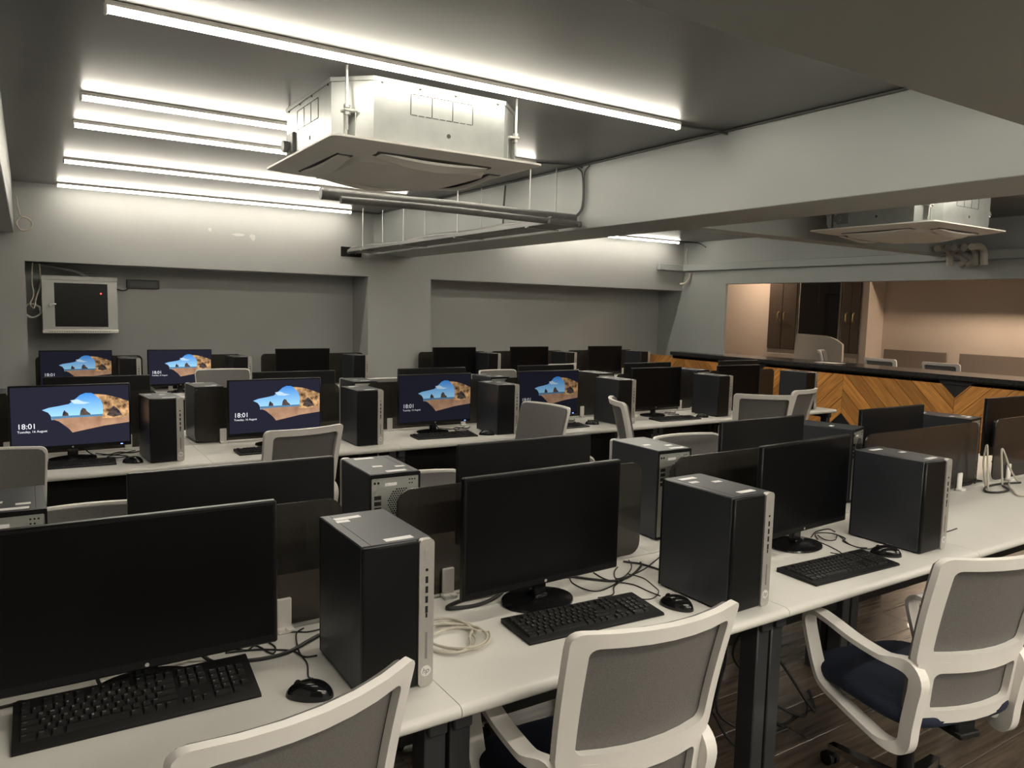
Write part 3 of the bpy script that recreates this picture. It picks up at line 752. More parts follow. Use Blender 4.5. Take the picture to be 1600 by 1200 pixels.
# ================================================================ CHAIRS
def back_y(u, z):
    t = (z - .46) / .52
    return -.205 - .10 * t + .015 * math.sin(PI * min(1, max(0, t))) + .055 * (u / .23) ** 2
def chair_meshes():
    d = {}
    def wz(z): # half width of the back at height z
        return .212 + .020 * min(1, max(0, (z - .46) / .52))
    def F(off):
        return lambda u, z: (u * wz(z) / .23, back_y(u * wz(z) / .23, z) + off, z)
    def dense(poly, k=3):
        out = []
        for i in range(len(poly)):
            a, b = poly[i], poly[(i + 1) % len(poly)]
            dd = math.hypot(a[0] - b[0], a[1] - b[1]); n = max(1, int(dd / .05))
            for q in range(n): out.append((a[0] + (b[0] - a[0]) * q / n, a[1] + (b[1] - a[1]) * q / n))
        return out
    def ring2(mb, o, i_):
        # matching rings: sample both by angle order with equal counts
        n = 16
        def resample(x0, x1, z0, z1, r):
            base = rrect(x0, x1, z0, z1, r, 4); res = []
            # 4 corners x5 points; insert mids on the straight runs
            for q in range(4):
                c = base[q * 5:(q + 1) * 5]; nx = base[((q + 1) % 4) * 5]
                res += c
                for s in range(1, 6): res.append((c[-1][0] + (nx[0] - c[-1][0]) * s / 6, c[-1][1] + (nx[1] - c[-1][1]) * s / 6))
            return res
        mb.ring(resample(*o), resample(*i_), F(-.022), F(.0))
    mb = MB()
    ring2(mb, (-.23, .23, .630, .98, .028), (-.190, .190, .675, .944, .020))
    d['back_frame'] = mb.mesh('back_frame', M_FRAME)
    mb = MB()
    ring2(mb, (-.225, .225, .45, .650, .025), (-.172, .172, .492, .614, .022))
    d['lower_back_frame'] = mb.mesh('lower_back_frame', M_FRAME)
    mb = MB(); nu, nv = 14, 16
    base = rrect(-.222, .222, .465, .972, .045, 4)
    # fabric: front and back skins from a grid clipped by rounded corners (corner rounding through width profile)
    def hw(z):
        r = .028
        if z > .972 - r: q = (z - (.972 - r)) / r; return .222 - r * (1 - math.sqrt(max(0, 1 - q * q)))
        if z < .465 + r: q = ((.465 + r) - z) / r; return .222 - r * (1 - math.sqrt(max(0, 1 - q * q)))
        return .222
    zs = [.465 + .507 * (0.5 - 0.5 * math.cos(PI * j / nv)) for j in range(nv + 1)]
    for off in (.002, .016):
        mb.sheet(nu, nv, lambda a, b: F(off)((a * 2 - 1) * hw(zs[round(b * nv)]), zs[round(b * nv)]))
    o2 = (nu + 1) * (nv + 1)
    rim = [j * (nu + 1) for j in range(nv + 1)] + [nv * (nu + 1) + i for i in range(1, nu + 1)] + [j * (nu + 1) + nu for j in range(nv - 1, -1, -1)] + [i for i in range(nu - 1, 0, -1)]
    for a, b in zip(rim, rim[1:] + rim[:1]): mb.f.append((a, b, b + o2, a + o2)); mb.m.append(0)
    d['mesh_back'] = mb.mesh('mesh_back', M_MESH)
    # armrest loop: flat band
    path = spline([(0, -.205, .592), (0, -.165, .622), (0, -.08, .622), (0, .02, .628), (0, .13, .646), (0, .195, .648), (0, .225, .618), (0, .205, .55), (0, .165, .46), (0, .125, .42), (0, .03, .395), (0, -.08, .372), (0, -.145, .362), (0, -.178, .385), (0, -.186, .45), (0, -.198, .53)], 5, True)
    def band(sx):
        b = MB(); N = len(path); vs = []
        for i, p in enumerate(path):
            t = (path[(i + 1) % N] - path[i - 1]).normalized(); nrm = Vector((0, -t.z, t.y))
            k = min(1, max(0, (-.09 - p.y) / .09)); k = k * k * (3 - 2 * k)
            wd = .024 - .008 * k; th = .008 + .014 * k
            cx = sx * (.230 - .022 * k)
            for (a, c) in ((-1, -1), (1, -1), (1, 1), (-1, 1)): vs.append(Vector((cx, 0, 0)) + p + Vector((a * wd, 0, 0)) + nrm * (c * th))
        fs = []
        for i in range(N):
            j = (i + 1) % N
            for k in range(4): fs.append((i * 4 + k, i * 4 + (k + 1) % 4, j * 4 + (k + 1) % 4, j * 4 + k))
        return b.add(vs, fs).mesh('armrest', M_FRAME, ang=50)
    d['arm_l'] = band(-1); d['arm_r'] = band(1)
    def seatf(u, v):
        a = 2 * PI * u; b = (v - .5) * PI
        cx = math.copysign(abs(math.cos(a)) ** .45, math.cos(a)); sy = math.copysign(abs(math.sin(a)) ** .45, math.sin(a))
        r = max(0, math.cos(b)) ** .35
        return (.235 * r * cx, .02 + .235 * r * sy, .455 + .040 * math.copysign(abs(math.sin(b)) ** .8, math.sin(b)))
    d['seat'] = MB().sheet(40, 14, seatf).mesh('seat', M_SEAT, ang=70)
    me = MB().box((0, .0, .395), (.20, .22, .05), .01).box((0, -.15, .395), (.08, .14, .02), .004).box((0, -.19, .42), (.08, .03, .05), .008).cyl((.09, .03, .40), (.24, .03, .395), .006, 8)
    d['mechanism'] = me.mesh('mechanism', M_BLACKM)
    d['gas_column'] = MB().cyl((0, 0, .08), (0, 0, .26), .026, 16).cyl((0, 0, .26), (0, 0, .40), .014, 14).mesh('gas_column', M_BLACK)
    lg = MB(); P0 = [(-.024, .02, .085), (.024, .02, .085), (.024, .02, .125), (-.024, .02, .125)]; P1 = [(-.016, .30, .062), (.016, .30, .062), (.016, .30, .082), (-.016, .30, .082)]
    lg.add(P0 + P1, [(0, 1, 2, 3), (4, 5, 6, 7)] + [(i, (i + 1) % 4, 4 + (i + 1) % 4, 4 + i) for i in range(4)])
    d['base_leg'] = lg.mesh('base_leg', M_CHROME, smooth=False)
    ca = MB()
    for s in (-1, 1): ca.cyl((s * .006, .30, .026), (s * .022, .30, .026), .026, 18)
    ca.cyl((0, .295, .03), (0, .295, .068), .009, 10).box((0, .292, .042), (.03, .03, .026), .006)
    d['caster'] = ca.mesh('caster', M_BLACKM)
    return d
CM = chair_meshes()
def chair(x, y, deg, label, group, z=0.0, base_turn=20, scale=1.0):
    """deg: direction the sitter faces, 0 = towards the back wall (+Y), counter-clockwise"""
    t = thing('office_chair', label, 'chair', (x, y, 0), R(deg), group)
    t.scale = (scale, scale, scale)
    for k in ('back_frame', 'lower_back_frame', 'mesh_back', 'seat', 'mechanism'): ob(k, CM[k], t, (0, 0, z))
    for k in ('arm_l', 'arm_r'): ob('armrest', CM[k], t, (0, 0, z))
    ob('gas_column', CM['gas_column'], t)
    for k in range(5):
        a = R(base_turn + 72 * k)
        l = ob('base_leg', CM['base_leg'], t, (0, 0, 0), a); ob('caster', CM['caster'], l)
    return t
def chair_top(tx, ty, deg, label, group, z=0.0, bt=20, back=.292):
    a = R(deg); fx, fy = -math.sin(a), math.cos(a)
    return chair(tx + fx * back, ty + fy * back, deg, label, group, z, bt)
G = 'white-framed office chairs in the foreground'
chair_top(0.385, 1.175, 14, 'white-framed grey mesh office chair at the bottom, cut off below its back', G, 0, 33)
chair_top(1.145, 1.135, -5, 'white-framed grey mesh chair at bottom centre, pulled to the second near desk', G, 0, 60)
chair_top(2.33, 0.985, -13, 'white-framed chair at the right edge showing its navy seat and looped armrest', G, 0, 5)
G = 'office chairs in the aisle before the middle row'
chair_top(1.25, 3.955, 11, 'white-framed chair seen from behind below the second lit monitor of the middle row', G)
chair_top(-0.17, 3.95, 176, 'grey chair back at the left edge below the first lit monitor', G)
chair_top(2.98, 4.16, 98, 'grey chair turned sideways before the fourth lit monitor of the middle row', G, .02)
chair_top(3.5, 4.1, -120, 'white-framed chair turned sideways, seen edge-on beside the fourth middle tower', G, .04)
chair_top(4.83, 3.86, -38, 'white-framed chair seen from behind, left of two touching chairs', G, .04)
chair_top(5.84, 4.20, 12, 'white-framed chair seen from behind, right of two touching chairs', G, .01)
G = 'office chairs on the far side of the nearest row'
chair_top(1.36, 2.92, 178, 'grey chair back showing behind the second tower of the far side', G, -.05)
chair_top(2.10, 2.90, 182, 'grey chair back showing left of the blue-sided tower in the middle', G, -.05)
chair_top(3.00, 2.93, 176, 'grey rounded chair back behind the blue-sided tower in the middle', G)
chair_top(0.22, 2.98, 170, 'office chair with white arms behind the nearest monitor', G, -.06)
G = 'office chairs in the aisle before the back wall'
chair_top(1.44, 7.00, 178, 'grey chair back overlapping the second lit monitor at the back wall', G, .07)
chair_top(2.72, 6.45, 184, 'pale grey chair back beside the pillar foot', G)
chair_top(4.13, 6.75, 182, 'grey chair back in the far aisle right of the pillar', G, .02)
chair_top(5.33, 7.16, 8, 'white-framed chair top in front of the fifth back monitor', G, .03)

# ================================================================ CABLES ON THE DESKS
def cable(pts, r, label, group, mat=None, z=None, name='cable', closed=False, per=6):
    p3 = [(p[0], p[1], (ZD + r + .0005) if len(p) == 2 else p[2]) for p in pts]
    o = MB().tube(spline(p3, per, closed), r, 7, closed).build(name, mat or M_CABLE)
    return tag(o, label, 'cable', group)
G = 'loose cables on the nearest desks'
cable([(1.40, 1.99, ZD + .10), (1.47, 1.985), (1.522, 1.961), (1.565, 1.911), (1.622, 1.863), (1.7, 1.872), (1.80, 1.93), (1.825, 1.96)], .0042, 'thick black cable snaking right from the second near monitor', G)
cable([(1.517, 1.972), (1.49, 1.919), (1.492, 1.852), (1.519, 1.821), (1.584, 1.834), (1.67, 1.87), (1.799, 1.908), (1.98, 2.0)], .0022, 'thin black cable looping wide behind the second near keyboard', G)
cable([(1.614, 1.963), (1.608, 1.905), (1.622, 1.863), (1.658, 1.809), (1.661, 1.743), (1.649, 1.675, ZD + .012)], .0022, 'thin black lead of the glossy mouse', G)
cable([(1.809, 2.005), (1.8, 1.984), (1.756, 1.931), (1.681, 1.882), (1.646, 1.884), (1.683, 1.935), (1.725, 1.967)], .0020, 'thin cable curl beside the second divider', G)
cable([(1.66, 1.859), (1.593, 1.829), (1.547, 1.779), (1.51, 1.774), (1.465, 1.755, ZD + .014)], .0020, 'thin black lead of the second near keyboard', G)
cable([(1.78, 2.0), (1.80, 1.975), (1.815, 1.955), (1.83, 1.90), (1.84, 1.80)], .0036, 'black cable running behind the second near tower', G)
cable([(1.71, 1.90), (1.73, 1.843), (1.712, 1.774), (1.69, 1.723), (1.635, 1.69), (1.60, 1.70), (1.601, 1.729)], .0018, 'thin cable loop above the glossy mouse', G)
cable([(1.243, 1.95, ZD + .09), (1.207, 1.955, ZD + .02), (1.104, 1.961), (1.035, 1.936), (1.04, 1.917), (1.128, 1.904), (1.20, 1.90, ZD + .03), (1.24, 1.93, ZD + .07)], .0062, 'thick black loop of cable left of the second monitor base', G)
cable([(0.417, 1.885), (0.47, 1.87), (0.535, 1.873), (0.60, 1.91), (0.64, 1.935)], .0052, 'thick black cable running from the nearest keyboard to the first tower', G)
cable([(0.619, 2.005), (0.589, 1.975), (0.565, 1.867), (0.563, 1.796), (0.545, 1.73), (0.545, 1.695, ZD + .012)], .0022, 'thin lead of the half-hidden mouse', G)
cable([(0.508, 1.976), (0.519, 1.925), (0.502, 1.892), (0.478, 1.959), (0.45, 1.943), (0.414, 1.986)], .0024, 'thin tangled black cable right of the nearest monitor base', G)
cable([(0.40, 1.955), (0.471, 1.935), (0.514, 1.91), (0.552, 1.88), (0.567, 1.834), (0.598, 1.825)], .0026, 'black cable passing in front of the first divider clip', G)
cable([(0.562, 2.005), (0.599, 1.99), (0.626, 1.976), (0.69, 1.98)], .0020, 'thin cable at the foot of the first divider', G)
cable([(0.30, 1.94, ZD + .08), (0.33, 1.95, ZD + .03), (0.355, 1.93), (0.38, 1.885)], .0050, 'black power lead hanging from the nearest monitor', G)
cable([(0.13, 1.97, ZD + .08), (0.11, 1.93, ZD + .03), (0.115, 1.90, ZD + .012)], .0042, 'black cable left of the nearest monitor neck', G)
cable([(-0.30, 1.925), (-0.078, 1.921), (-0.043, 1.928), (-0.019, 1.914), (0.008, 1.889, ZD + .012), (0.02, 1.872, ZD + .02)], .0036, 'black lead leaving the nearest keyboard to the left', G)
cable([(2.714, 1.868), (2.684, 1.81), (2.72, 1.791), (2.79, 1.825), (2.72, 1.73), (2.715, 1.67), (2.74, 1.65), (2.80, 1.66)], .0020, 'thin cable curling by the rightmost near tower', G)
cable([(2.64, 1.825), (2.625, 1.76), (2.60, 1.695), (2.575, 1.665), (2.51, 1.668, ZD + .018)], .0020, 'thin lead of the third near keyboard', G)
cable([(2.66, 1.828), (2.728, 1.885), (2.789, 1.853), (2.776, 1.785), (2.73, 1.762), (2.71, 1.69), (2.715, 1.65, ZD + .01)], .0022, 'thin lead of the mouse beside the right tower', G)
cable([(2.66, 1.86), (2.75, 1.90), (2.83, 1.90), (2.82, 1.86)], .0024, 'short black cable behind the right tower', G)
cable([(3.03, 1.66), (3.14, 1.63), (3.258, 1.628), (3.347, 1.634)], .0026, 'short dark cable end on the empty desk space', G)
coil = []
for i in range(150):
    a = i * 2 * PI / 34; k = i // 34
    rr = .074 + .016 * math.sin(i * .29 + 1.0) + .006 * math.sin(k * 2.4)
    coil.append((0.94 + .012 * math.sin(k * 2.1) + rr * math.cos(a), 1.735 + .012 * math.cos(k * 1.7) + rr * 1.15 * math.sin(a), ZD + .005 + .0022 * k + .004 * (1 + math.sin(a * 1.5 + k))))
tag(MB().tube(coil, .0036, 7).build('cable_coil', M_CABLEB), 'coil of beige network cable right of the first tower', 'cable')
G = 'pale cables at the right edge'
cable([(4.44, 1.95), (4.35, 1.88), (4.24, 1.88), (4.20, 1.92), (4.30, 1.97), (4.45, 1.98), (4.62, 1.94)], .006, 'dark ring of cable lying at the right edge of the nearest desks', G)
cable([(4.24, 1.93), (4.26, 1.95, ZD + .12), (4.275, 1.97, ZD + .24), (4.285, 1.985, ZD + .14), (4.32, 1.98)], .005, 'pale cable standing up beside the last divider', G, M_CABLEB)
cable([(4.46, 1.96), (4.47, 1.975, ZD + .10), (4.48, 1.985, ZD + .20), (4.56, 1.97, ZD + .08), (4.62, 1.95)], .005, 'pale cable bent into a peak at the last divider', G, M_CABLEB)
cable([(4.60, 1.99), (4.45, 1.92), (4.36, 1.86), (4.27, 1.80), (4.31, 1.76)], .005, 'pale cable lying loose on the right desk', G, M_CABLEB)
cable([(4.37, 2.06), (4.50, 2.12), (4.42, 2.18), (4.36, 2.10), (4.47, 2.07), (4.40, 2.20), (4.34, 2.28)], .004, 'tangle of thin dark cable between the last two dividers', G)
G = 'loose cables on the middle desks'
for i, xc in enumerate([0.19, 1.31, 2.44, 3.43, 4.58]):
    q = random.Random(i + 5)
    cable([(xc + .03, 4.90, ZD + .09), (xc + .10, 4.93), (xc + .18, 4.88), (xc + .24, 4.93), (xc + .30, 4.88 + q.uniform(-.03, .03)), (xc + .36, 4.93)], .004, 'black cable behind a middle row monitor, ' + ORD[i], G)
    cable([(xc + .12, 4.96), (xc + .20, 4.87), (xc + .27, 4.80), (xc + .22, 4.77), (xc + .17, 4.82), (xc + .26, 4.90), (xc + .33, 4.96)], .0028, 'thin looped cable beside a middle row monitor, ' + ORD[i], G)
G = 'cables hanging under the right desk'
for i, (x, d) in enumerate([(2.10, .03), (2.24, -.03), (2.36, .05), (2.50, -.02), (2.58, .03)]):
    cable([(x, 1.93, .69), (x + d, 1.90, .50), (x - d, 1.93, .30), (x + d * 2, 1.88, .12), (x + .12, 1.82, .008), (x + .25, 1.74 + .05 * i, .008)], .006, 'black cable hanging under the third near desk, ' + ORD[i], G)
cable([(2.02, 1.62, .008), (2.02, 1.55, .008), (2.10, 1.48, .008), (2.24, 1.40, .008), (2.40, 1.36, .008)], .007, 'black cable lying on the floor by the right desk leg', G)
cable([(2.03, 1.80, .68), (2.05, 1.76, .40), (2.0, 1.78, .15), (1.99, 1.85, .01)], .006, 'black cable curving down beside the right desk leg', G)

# ================================================================ AIR CONDITIONERS
def octo(hx, hy, c):
    return [(-hx + c, -hy), (hx - c, -hy), (hx, -hy + c), (hx, hy - c), (hx - c, hy), (-hx + c, hy), (-hx, hy - c), (-hx, -hy + c)]
def ac_unit(x, y, label, rz=0.0):
    zb = 2.339; K = 1.15                                   # underside of the panel
    t = thing('cassette_air_conditioner', label, 'air conditioner', (x, y, zb), rz, 'ceiling cassette air conditioners')
    t.scale = (K, K, K)
    B0, B1 = .030, .262
    MB().prism(octo(.42, .42, .125), lambda a, b: (a, b, B0), lambda a, b: (a, b, B1)).build('steel_body', M_GALV, t, smooth=False)
    MB().prism(octo(.425, .425, .127), lambda a, b: (a, b, B1 - .012), lambda a, b: (a, b, B1 + .004)).build('top_flange', M_GALV, t, smooth=False)
    MB().prism(octo(.41, .41, .12), lambda a, b: (a, b, .022), lambda a, b: (a, b, .032)).build('gasket', M_ACD, t, smooth=False)
    pn = MB(); o = rrect(-.475, .475, -.465, .465, .03, 4); i_ = rrect(-.468, .468, -.458, .458, .028, 4); k_ = rrect(-.40, .40, -.39, .39, .05, 4)
    n = len(o); L = [(p, .016) for p in (o,)]
    layers = [(rrect(-.44, .44, -.43, .43, .03, 4), .026), (o, .022), (o, .014), (k_, -.004), (rrect(-.37, .37, -.36, .36, .06, 4), -.010)]
    vs = []; fs = []
    for P_, z in layers: vs += [(a, b, z) for a, b in P_]
    for q in range(len(layers) - 1):
        for i in range(n): fs.append((q * n + i, q * n + (i + 1) % n, (q + 1) * n + (i + 1) % n, (q + 1) * n + i))
    fs += [tuple(range(n)), tuple(range((len(layers) - 1) * n, len(layers) * n))]
    pn.add(vs, fs); panel = pn.build('decor_panel', M_ACP, t, ang=25)
    gr = MB(); lay = [(rrect(-.30, .30, -.29, .29, .05, 4), -.006), (rrect(-.29, .29, -.28, .28, .05, 4), -.030), (rrect(-.17, .17, -.16, .16, .06, 4), -.055)]
    vs = []; fs = []
    for P_, z in lay: vs += [(a, b, z) for a, b in P_]
    for q in range(2):
        for i in range(n): fs.append((q * n + i, q * n + (i + 1) % n, (q + 1) * n + (i + 1) % n, (q + 1) * n + i))
    fs += [tuple(range(n)), tuple(range(2 * n, 3 * n))]
    gr.add(vs, fs).build('intake_cover', M_ACP, t, ang=30)
    for k in range(4):
        A = Matrix.Rotation(k * PI / 2, 4, 'Z')
        sl = MB().box((0, -.347, -.0065), (.52, .070, .010), .003, A); sl.build('outlet_slot', M_ACD, t)
        lv = MB(); N = 12; vs = []
        for i in range(N + 1):
            u = -1 + 2 * i / N; bow = .030 * (1 - u * u)
            for (yy_, zz_) in ((-.375, -.012 - bow * .5), (-.327, -.018 - bow), (-.327, -.012 - bow * .6), (-.375, -.007 - bow * .3)):
                vs.append(A @ Vector((u * (.25 if zz_ < -.013 else .245), yy_, zz_)))
        fs = [(i * 4 + q, i * 4 + (q + 1) % 4, (i + 1) * 4 + (q + 1) % 4, (i + 1) * 4 + q) for i in range(N) for q in range(4)] + [(0, 1, 2, 3), (N * 4, N * 4 + 1, N * 4 + 2, N * 4 + 3)]
        lv.add(vs, fs).build('louver', M_ACP, t)
        # knock-out panels pressed in the body side
        ko = MB()
        x0, x1, z0, z1 = -.14, .14, .145, .225
        for q in range(4):
            xx = x0 + (x1 - x0) * q / 3; ko.box((xx, -.4205, (z0 + z1) / 2), (.003, .002, z1 - z0), 0, A)
        for zz in (z0, z1):
            for q in range(9): ko.box((x0 + (x1 - x0) * (q + .5) / 9, -.4205, zz), ((x1 - x0) / 9 * .78, .002, .0028), 0, A)
        ko.build('knockout_lines', M_ACD, t, smooth=False)
        bt = MB()
        for q in (-.26, -.1, .06, .26): bt.cyl(A @ Vector((q, -.420, .248)), A @ Vector((q, -.4235, .248)), .005, 8)
        bt.cyl(A @ Vector((.03, -.4185, .085)), A @ Vector((.03, -.4215, .085)), .009, 12)
        bt.build('screws', M_ACD, t)
    for sx in (-1, 1):
        for sy in (-1, 1):
            px, py = sx * .385, sy * .372
            h = MB().box((px * .97, py * .97, .135), (.05, .05, .010), .002).box((px * .95 + .018, py * .95, .09), (.006, .03, .10), .001).box((px * .95 - .018, py * .95, .09), (.006, .03, .10), .001)
            h.build('hanger_bracket', M_STEEL, t)
            MB().cyl((px, py, .06), (px, py, (ZC - zb) / K - .001), .006, 10).cyl((px, py, .142), (px, py, .154), .013, 6).cyl((px, py, .116), (px, py, .128), .013, 6).build('hanging_rod', M_ALU, t)
    MB().box((-.425, .22, .10), (.016, .10, .09), .004).cyl((-.43, .25, .09), (-.455, .25, .09), .026, 14).build('drain_outlet', M_PIPE, t)
    return t
ac_unit(1.66, 3.72, 'large steel and cream cassette air conditioner hanging at upper centre')
ac_unit(6.18, 3.62, 'cassette air conditioner at upper right, half hidden by the long beam', R(0))

# refrigerant pipes, trays
def pipe(pts, r, label, group, mat=M_PIPE, name='insulated_pipe', cat='pipe', per=5):
    return tag(MB().tube(spline(pts, per), r, 12).build(name, mat), label, cat, group)
G = 'grey pipes and ducts under the ceiling'
pipe([(1.50, 4.50, 2.298), (2.0, 4.50, 2.30), (2.36, 4.49, 2.305), (3.0, 4.48, 2.30), (3.37, 4.46, 2.295)], .036, 'thick grey insulated pipe running from behind the air conditioner to the beam', G)
pipe([(1.60, 4.43, 2.262), (2.2, 4.43, 2.27), (2.9, 4.42, 2.262), (3.38, 4.40, 2.255)], .022, 'thinner grey pipe beside the thick insulated pipe', G)
tray = thing('cable_tray', 'grey perforated cable tray hung along the long beam to the back wall', 'cable tray', (3.22, 6.35, 2.235), 0)
MB().bx(-.13, .13, -1.98, 1.98, 0, .004).bx(-.13, -.126, -1.98, 1.98, 0, .03).bx(.126, .13, -1.98, 1.98, 0, .03).build('tray_channel', M_TRAY, tray, smooth=False)
for i, yv in enumerate((-1.7, -0.6, 0.5, 1.55)):
    for xo in (-.115, .115):
        MB().cyl((xo, yv, 0.002), (xo, yv, ZC - 2.237), .005, 8).build('hanger_rod', M_ALU, tray)
    MB().box((0, yv, -.006), (.29, .03, .008), .002).build('bracket', M_ALU, tray)
for i, (xo, r, n) in enumerate([(-.085, .024, 'outer'), (-.03, .020, 'second'), (.02, .022, 'third'), (.075, .018, 'inner')]):
    pts = [(3.22 + xo, 4.40, 2.245 + r)] + [(3.22 + xo + .012 * math.sin(k * 1.3 + i * 2), 4.6 + k * .45, 2.245 + r + .006 * math.sin(k * 2.1 + i)) for k in range(8)] + [(3.20 + xo * .9, 8.20, 2.25 + r), (3.17 + xo * .7, 8.34, 2.235)]
    pipe(pts, r, n + ' of the grey wrapped pipes lying on the cable tray', 'wrapped pipes on the tray')
hb = thing('wall_opening_frame', 'dark square opening where the pipes enter the back wall', 'wall opening', (3.14, YB, 2.235))
MB().ring(rrect(-.12, .12, -.05, .06, .004, 2), rrect(-.105, .105, -.038, .048, .004, 2), lambda a, z: (a, -.012, z), lambda a, z: (a, -.001, z)).build('rim', M_BLACKM, hb)
MB().bx(-.106, .106, -.003, -.001, -.039, .049).build('recess', M_HOLE, hb, smooth=False)
G = 'thin wires on the ceiling and beam'
def wire(pts, r, label, mat=M_CABLEG): return cable(pts, r, label, G, mat, name='wire')
wire([(3.40, 8.2, 2.676), (3.40, 6.0, 2.678), (3.40, 4.5, 2.676), (3.40, 2.6, 2.678), (3.40, 1.2, 2.676)], .007, 'grey wire running along the joint of ceiling and long beam', pr('wire_dark', (.09, .09, .09), .5))
wire([(3.06, 3.13, 2.672), (3.2, 3.14, 2.677), (3.33, 3.12, 2.676), (3.40, 3.08, 2.66)], .007, 'short conduit from the nearest led batten to the beam', MATS['wire_dark'])
wire([(3.06, 4.54, 2.672), (3.2, 4.50, 2.677), (3.33, 4.45, 2.676), (3.40, 4.42, 2.66)], .006, 'short wire from the second led batten to the beam', MATS['wire_dark'])
wire([(3.40, 4.48, 2.665), (3.395, 4.42, 2.62), (3.395, 4.40, 2.50), (3.395, 4.41, 2.38), (3.39, 4.46, 2.33), (3.37, 4.50, 2.32)], .006, 'dark wire looping down the face of the long beam', MATS['wire_dark'])
wire([(3.40, 4.34, 2.665), (3.395, 4.39, 2.62), (3.393, 4.385, 2.50), (3.393, 4.39, 2.38), (3.39, 4.44, 2.325), (3.37, 4.48, 2.31)], .005, 'second dark wire twinned down the face of the long beam', MATS['wire_dark'])
wire([(3.39, 5.45, 2.66), (3.385, 5.46, 2.50), (3.38, 5.46, 2.30)], .008, 'dark wire hanging on the beam behind the air conditioner', MATS['wire_dark'])
wire([(3.06, 8.14, 2.672), (3.25, 8.15, 2.676), (3.40, 8.16, 2.67)], .006, 'short wire from the farthest batten to the beam', MATS['wire_dark'])
wire([(8.07, 8.14, 2.672), (8.22, 8.1, 2.676), (8.385, 8.05, 2.668), (8.385, 7.9, 2.60)], .007, 'short wire from the right bay batten to the wall', MATS['wire_dark'])
wire([(8.375, 8.27, 2.60), (8.36, 8.27, 2.50), (8.37, 8.26, 2.40), (8.375, 8.27, 2.33)], .006, 'white wire hanging in the far right corner', M_CABLEB)
cable([(8.40 - .03, 8.18, 2.23), (8.36, 8.19, 2.14), (8.33, 8.24, 2.08), (8.30, 8.30, 2.07)], .018, 'bent white pipe end in the far right corner', None, M_CABLEB, name='pipe_end')
G = 'wrapped pipes by the right wall'
for i, (dy, dx) in enumerate([(0, 0), (-.10, .02), (-.18, -.02), (-.26, .02), (-.34, 0)]):
    y0 = 4.33 + dy
    pipe([(7.9 + dx, y0 - .05, 2.36), (8.12, y0 - .02, 2.375), (8.24, y0 + (.06 if i in (1, 2) else 0), 2.34), (8.262, y0 - .06 * (i in (1, 2)), 2.26), (8.275, y0, 2.205)], .034, 'pale wrapped pipe bending down at the right wall casing, ' + ORD[i], G, M_CABLEB if i in (0, 4) else pr('pipe_grey_light', (.36, .34, .31), .6))

# ================================================================ WALL RACK AND SMALL WALL THINGS
rk = thing('network_cabinet', 'light grey wall-mounted network cabinet with dark glass door', 'wall cabinet', (0.44, 8.40, 1.305), 0)
MB().bx(-.315, .315, .02, .449, .004, .536, .004).build('cabinet_body', M_RACK, rk)
dr = MB().ring(rrect(-.315, .315, .035, .505, .004, 2), rrect(-.215, .232, .062, .478, .003, 2), lambda a, z: (a, 0, z), lambda a, z: (a, .02, z)).build('door_frame', M_RACK, rk)
MB().bx(-.216, .233, .006, .012, .061, .479).build('door_glass', M_GLASSD, rk, smooth=False)
MB().bx(-.22, .236, .016, .0195, .058, .482).build('dark_interior', M_HOLE, rk, smooth=False)
MB().bx(-.32, .32, -.004, .02, .505, .545, .004).build('top_trim', M_RACK, rk)
MB().bx(-.32, .32, -.008, .02, 0, .035, .004).build('bottom_trim', pr('white_enamel', (.75, .73, .68), .4), rk)
vv = MB()
for k in range(26): vv.box((-.26 + k * .02, -.0085, .018), (.010, .002, .007))
vv.build('vent_slots', pr('grey_slot2', (.25, .24, .23), .6), rk, smooth=False)
lk = MB().cyl((-.245, .0, .27), (-.245, -.018, .27), .016, 14).box((-.225, -.02, .275), (.05, .012, .018), .004)
lk.build('lock_handle', M_CHROME, rk)
MB().cyl((.175, .004, .385), (.175, .0, .385), .007, 10).build('status_light', M_REDLED, rk)
pb = thing('power_box', 'small dark slotted box on the back wall beside the network cabinet', 'power box', (1.037, 8.848, 1.757))
MB().box((0, -.02, .046), (.31, .04, .092), .005).build('box_body', M_LEG, pb)
MB().box((0, -.041, .046), (.26, .004, .056), .002).build('cover', pr('smoky_cover', (.07, .07, .065), .3), pb)
G = 'cables around the network cabinet'
cable([(0.70, 8.80, 1.80), (0.80, 8.80, 1.74), (0.87, 8.80, 1.735), (0.90, 8.81, 1.77)], .007, 'black lead from the network cabinet to the dark box', G)
cable([(0.06, 8.45, 1.96), (0.05, 8.44, 1.80), (0.06, 8.43, 1.66), (0.03, 8.42, 1.58), (0.06, 8.42, 1.54), (.08, 8.43, 1.64), (.12, 8.46, 1.78), (.115, 8.5, 1.96)], .006, 'pale cables hanging down left of the network cabinet', G, M_CABLEB)
rg = []
for i in range(100):
    a = i * 2 * PI / 26; k = i // 26
    rg.append((0.048 + (.066 + .006 * math.sin(i * .9)) * math.cos(a), 8.43 + .006 * k, 1.515 + (.062 + .005 * math.cos(i * .7)) * math.sin(a)))
tag(MB().tube(rg, .007, 7).build('cable_coil', pr('pale_grey_cable', (.42, .42, .40), .5)), 'pale grey coil of cable hanging left of the network cabinet', 'cable', G)
for i in range(4):
    cable([(0.06 + i * .03, 8.60 + .04 * i, 1.962), (.22 + .04 * i, 8.60 + .04 * i, 1.94 - .012 * i), (.40 + .06 * i, 8.60 + .04 * i, 1.90 - .012 * i), (.50 + .03 * i, 8.62 + .04 * i, 1.85)], .012, 'dark grey cable sagging above the network cabinet, ' + ORD[i], G, M_CABLEG)
rg = []
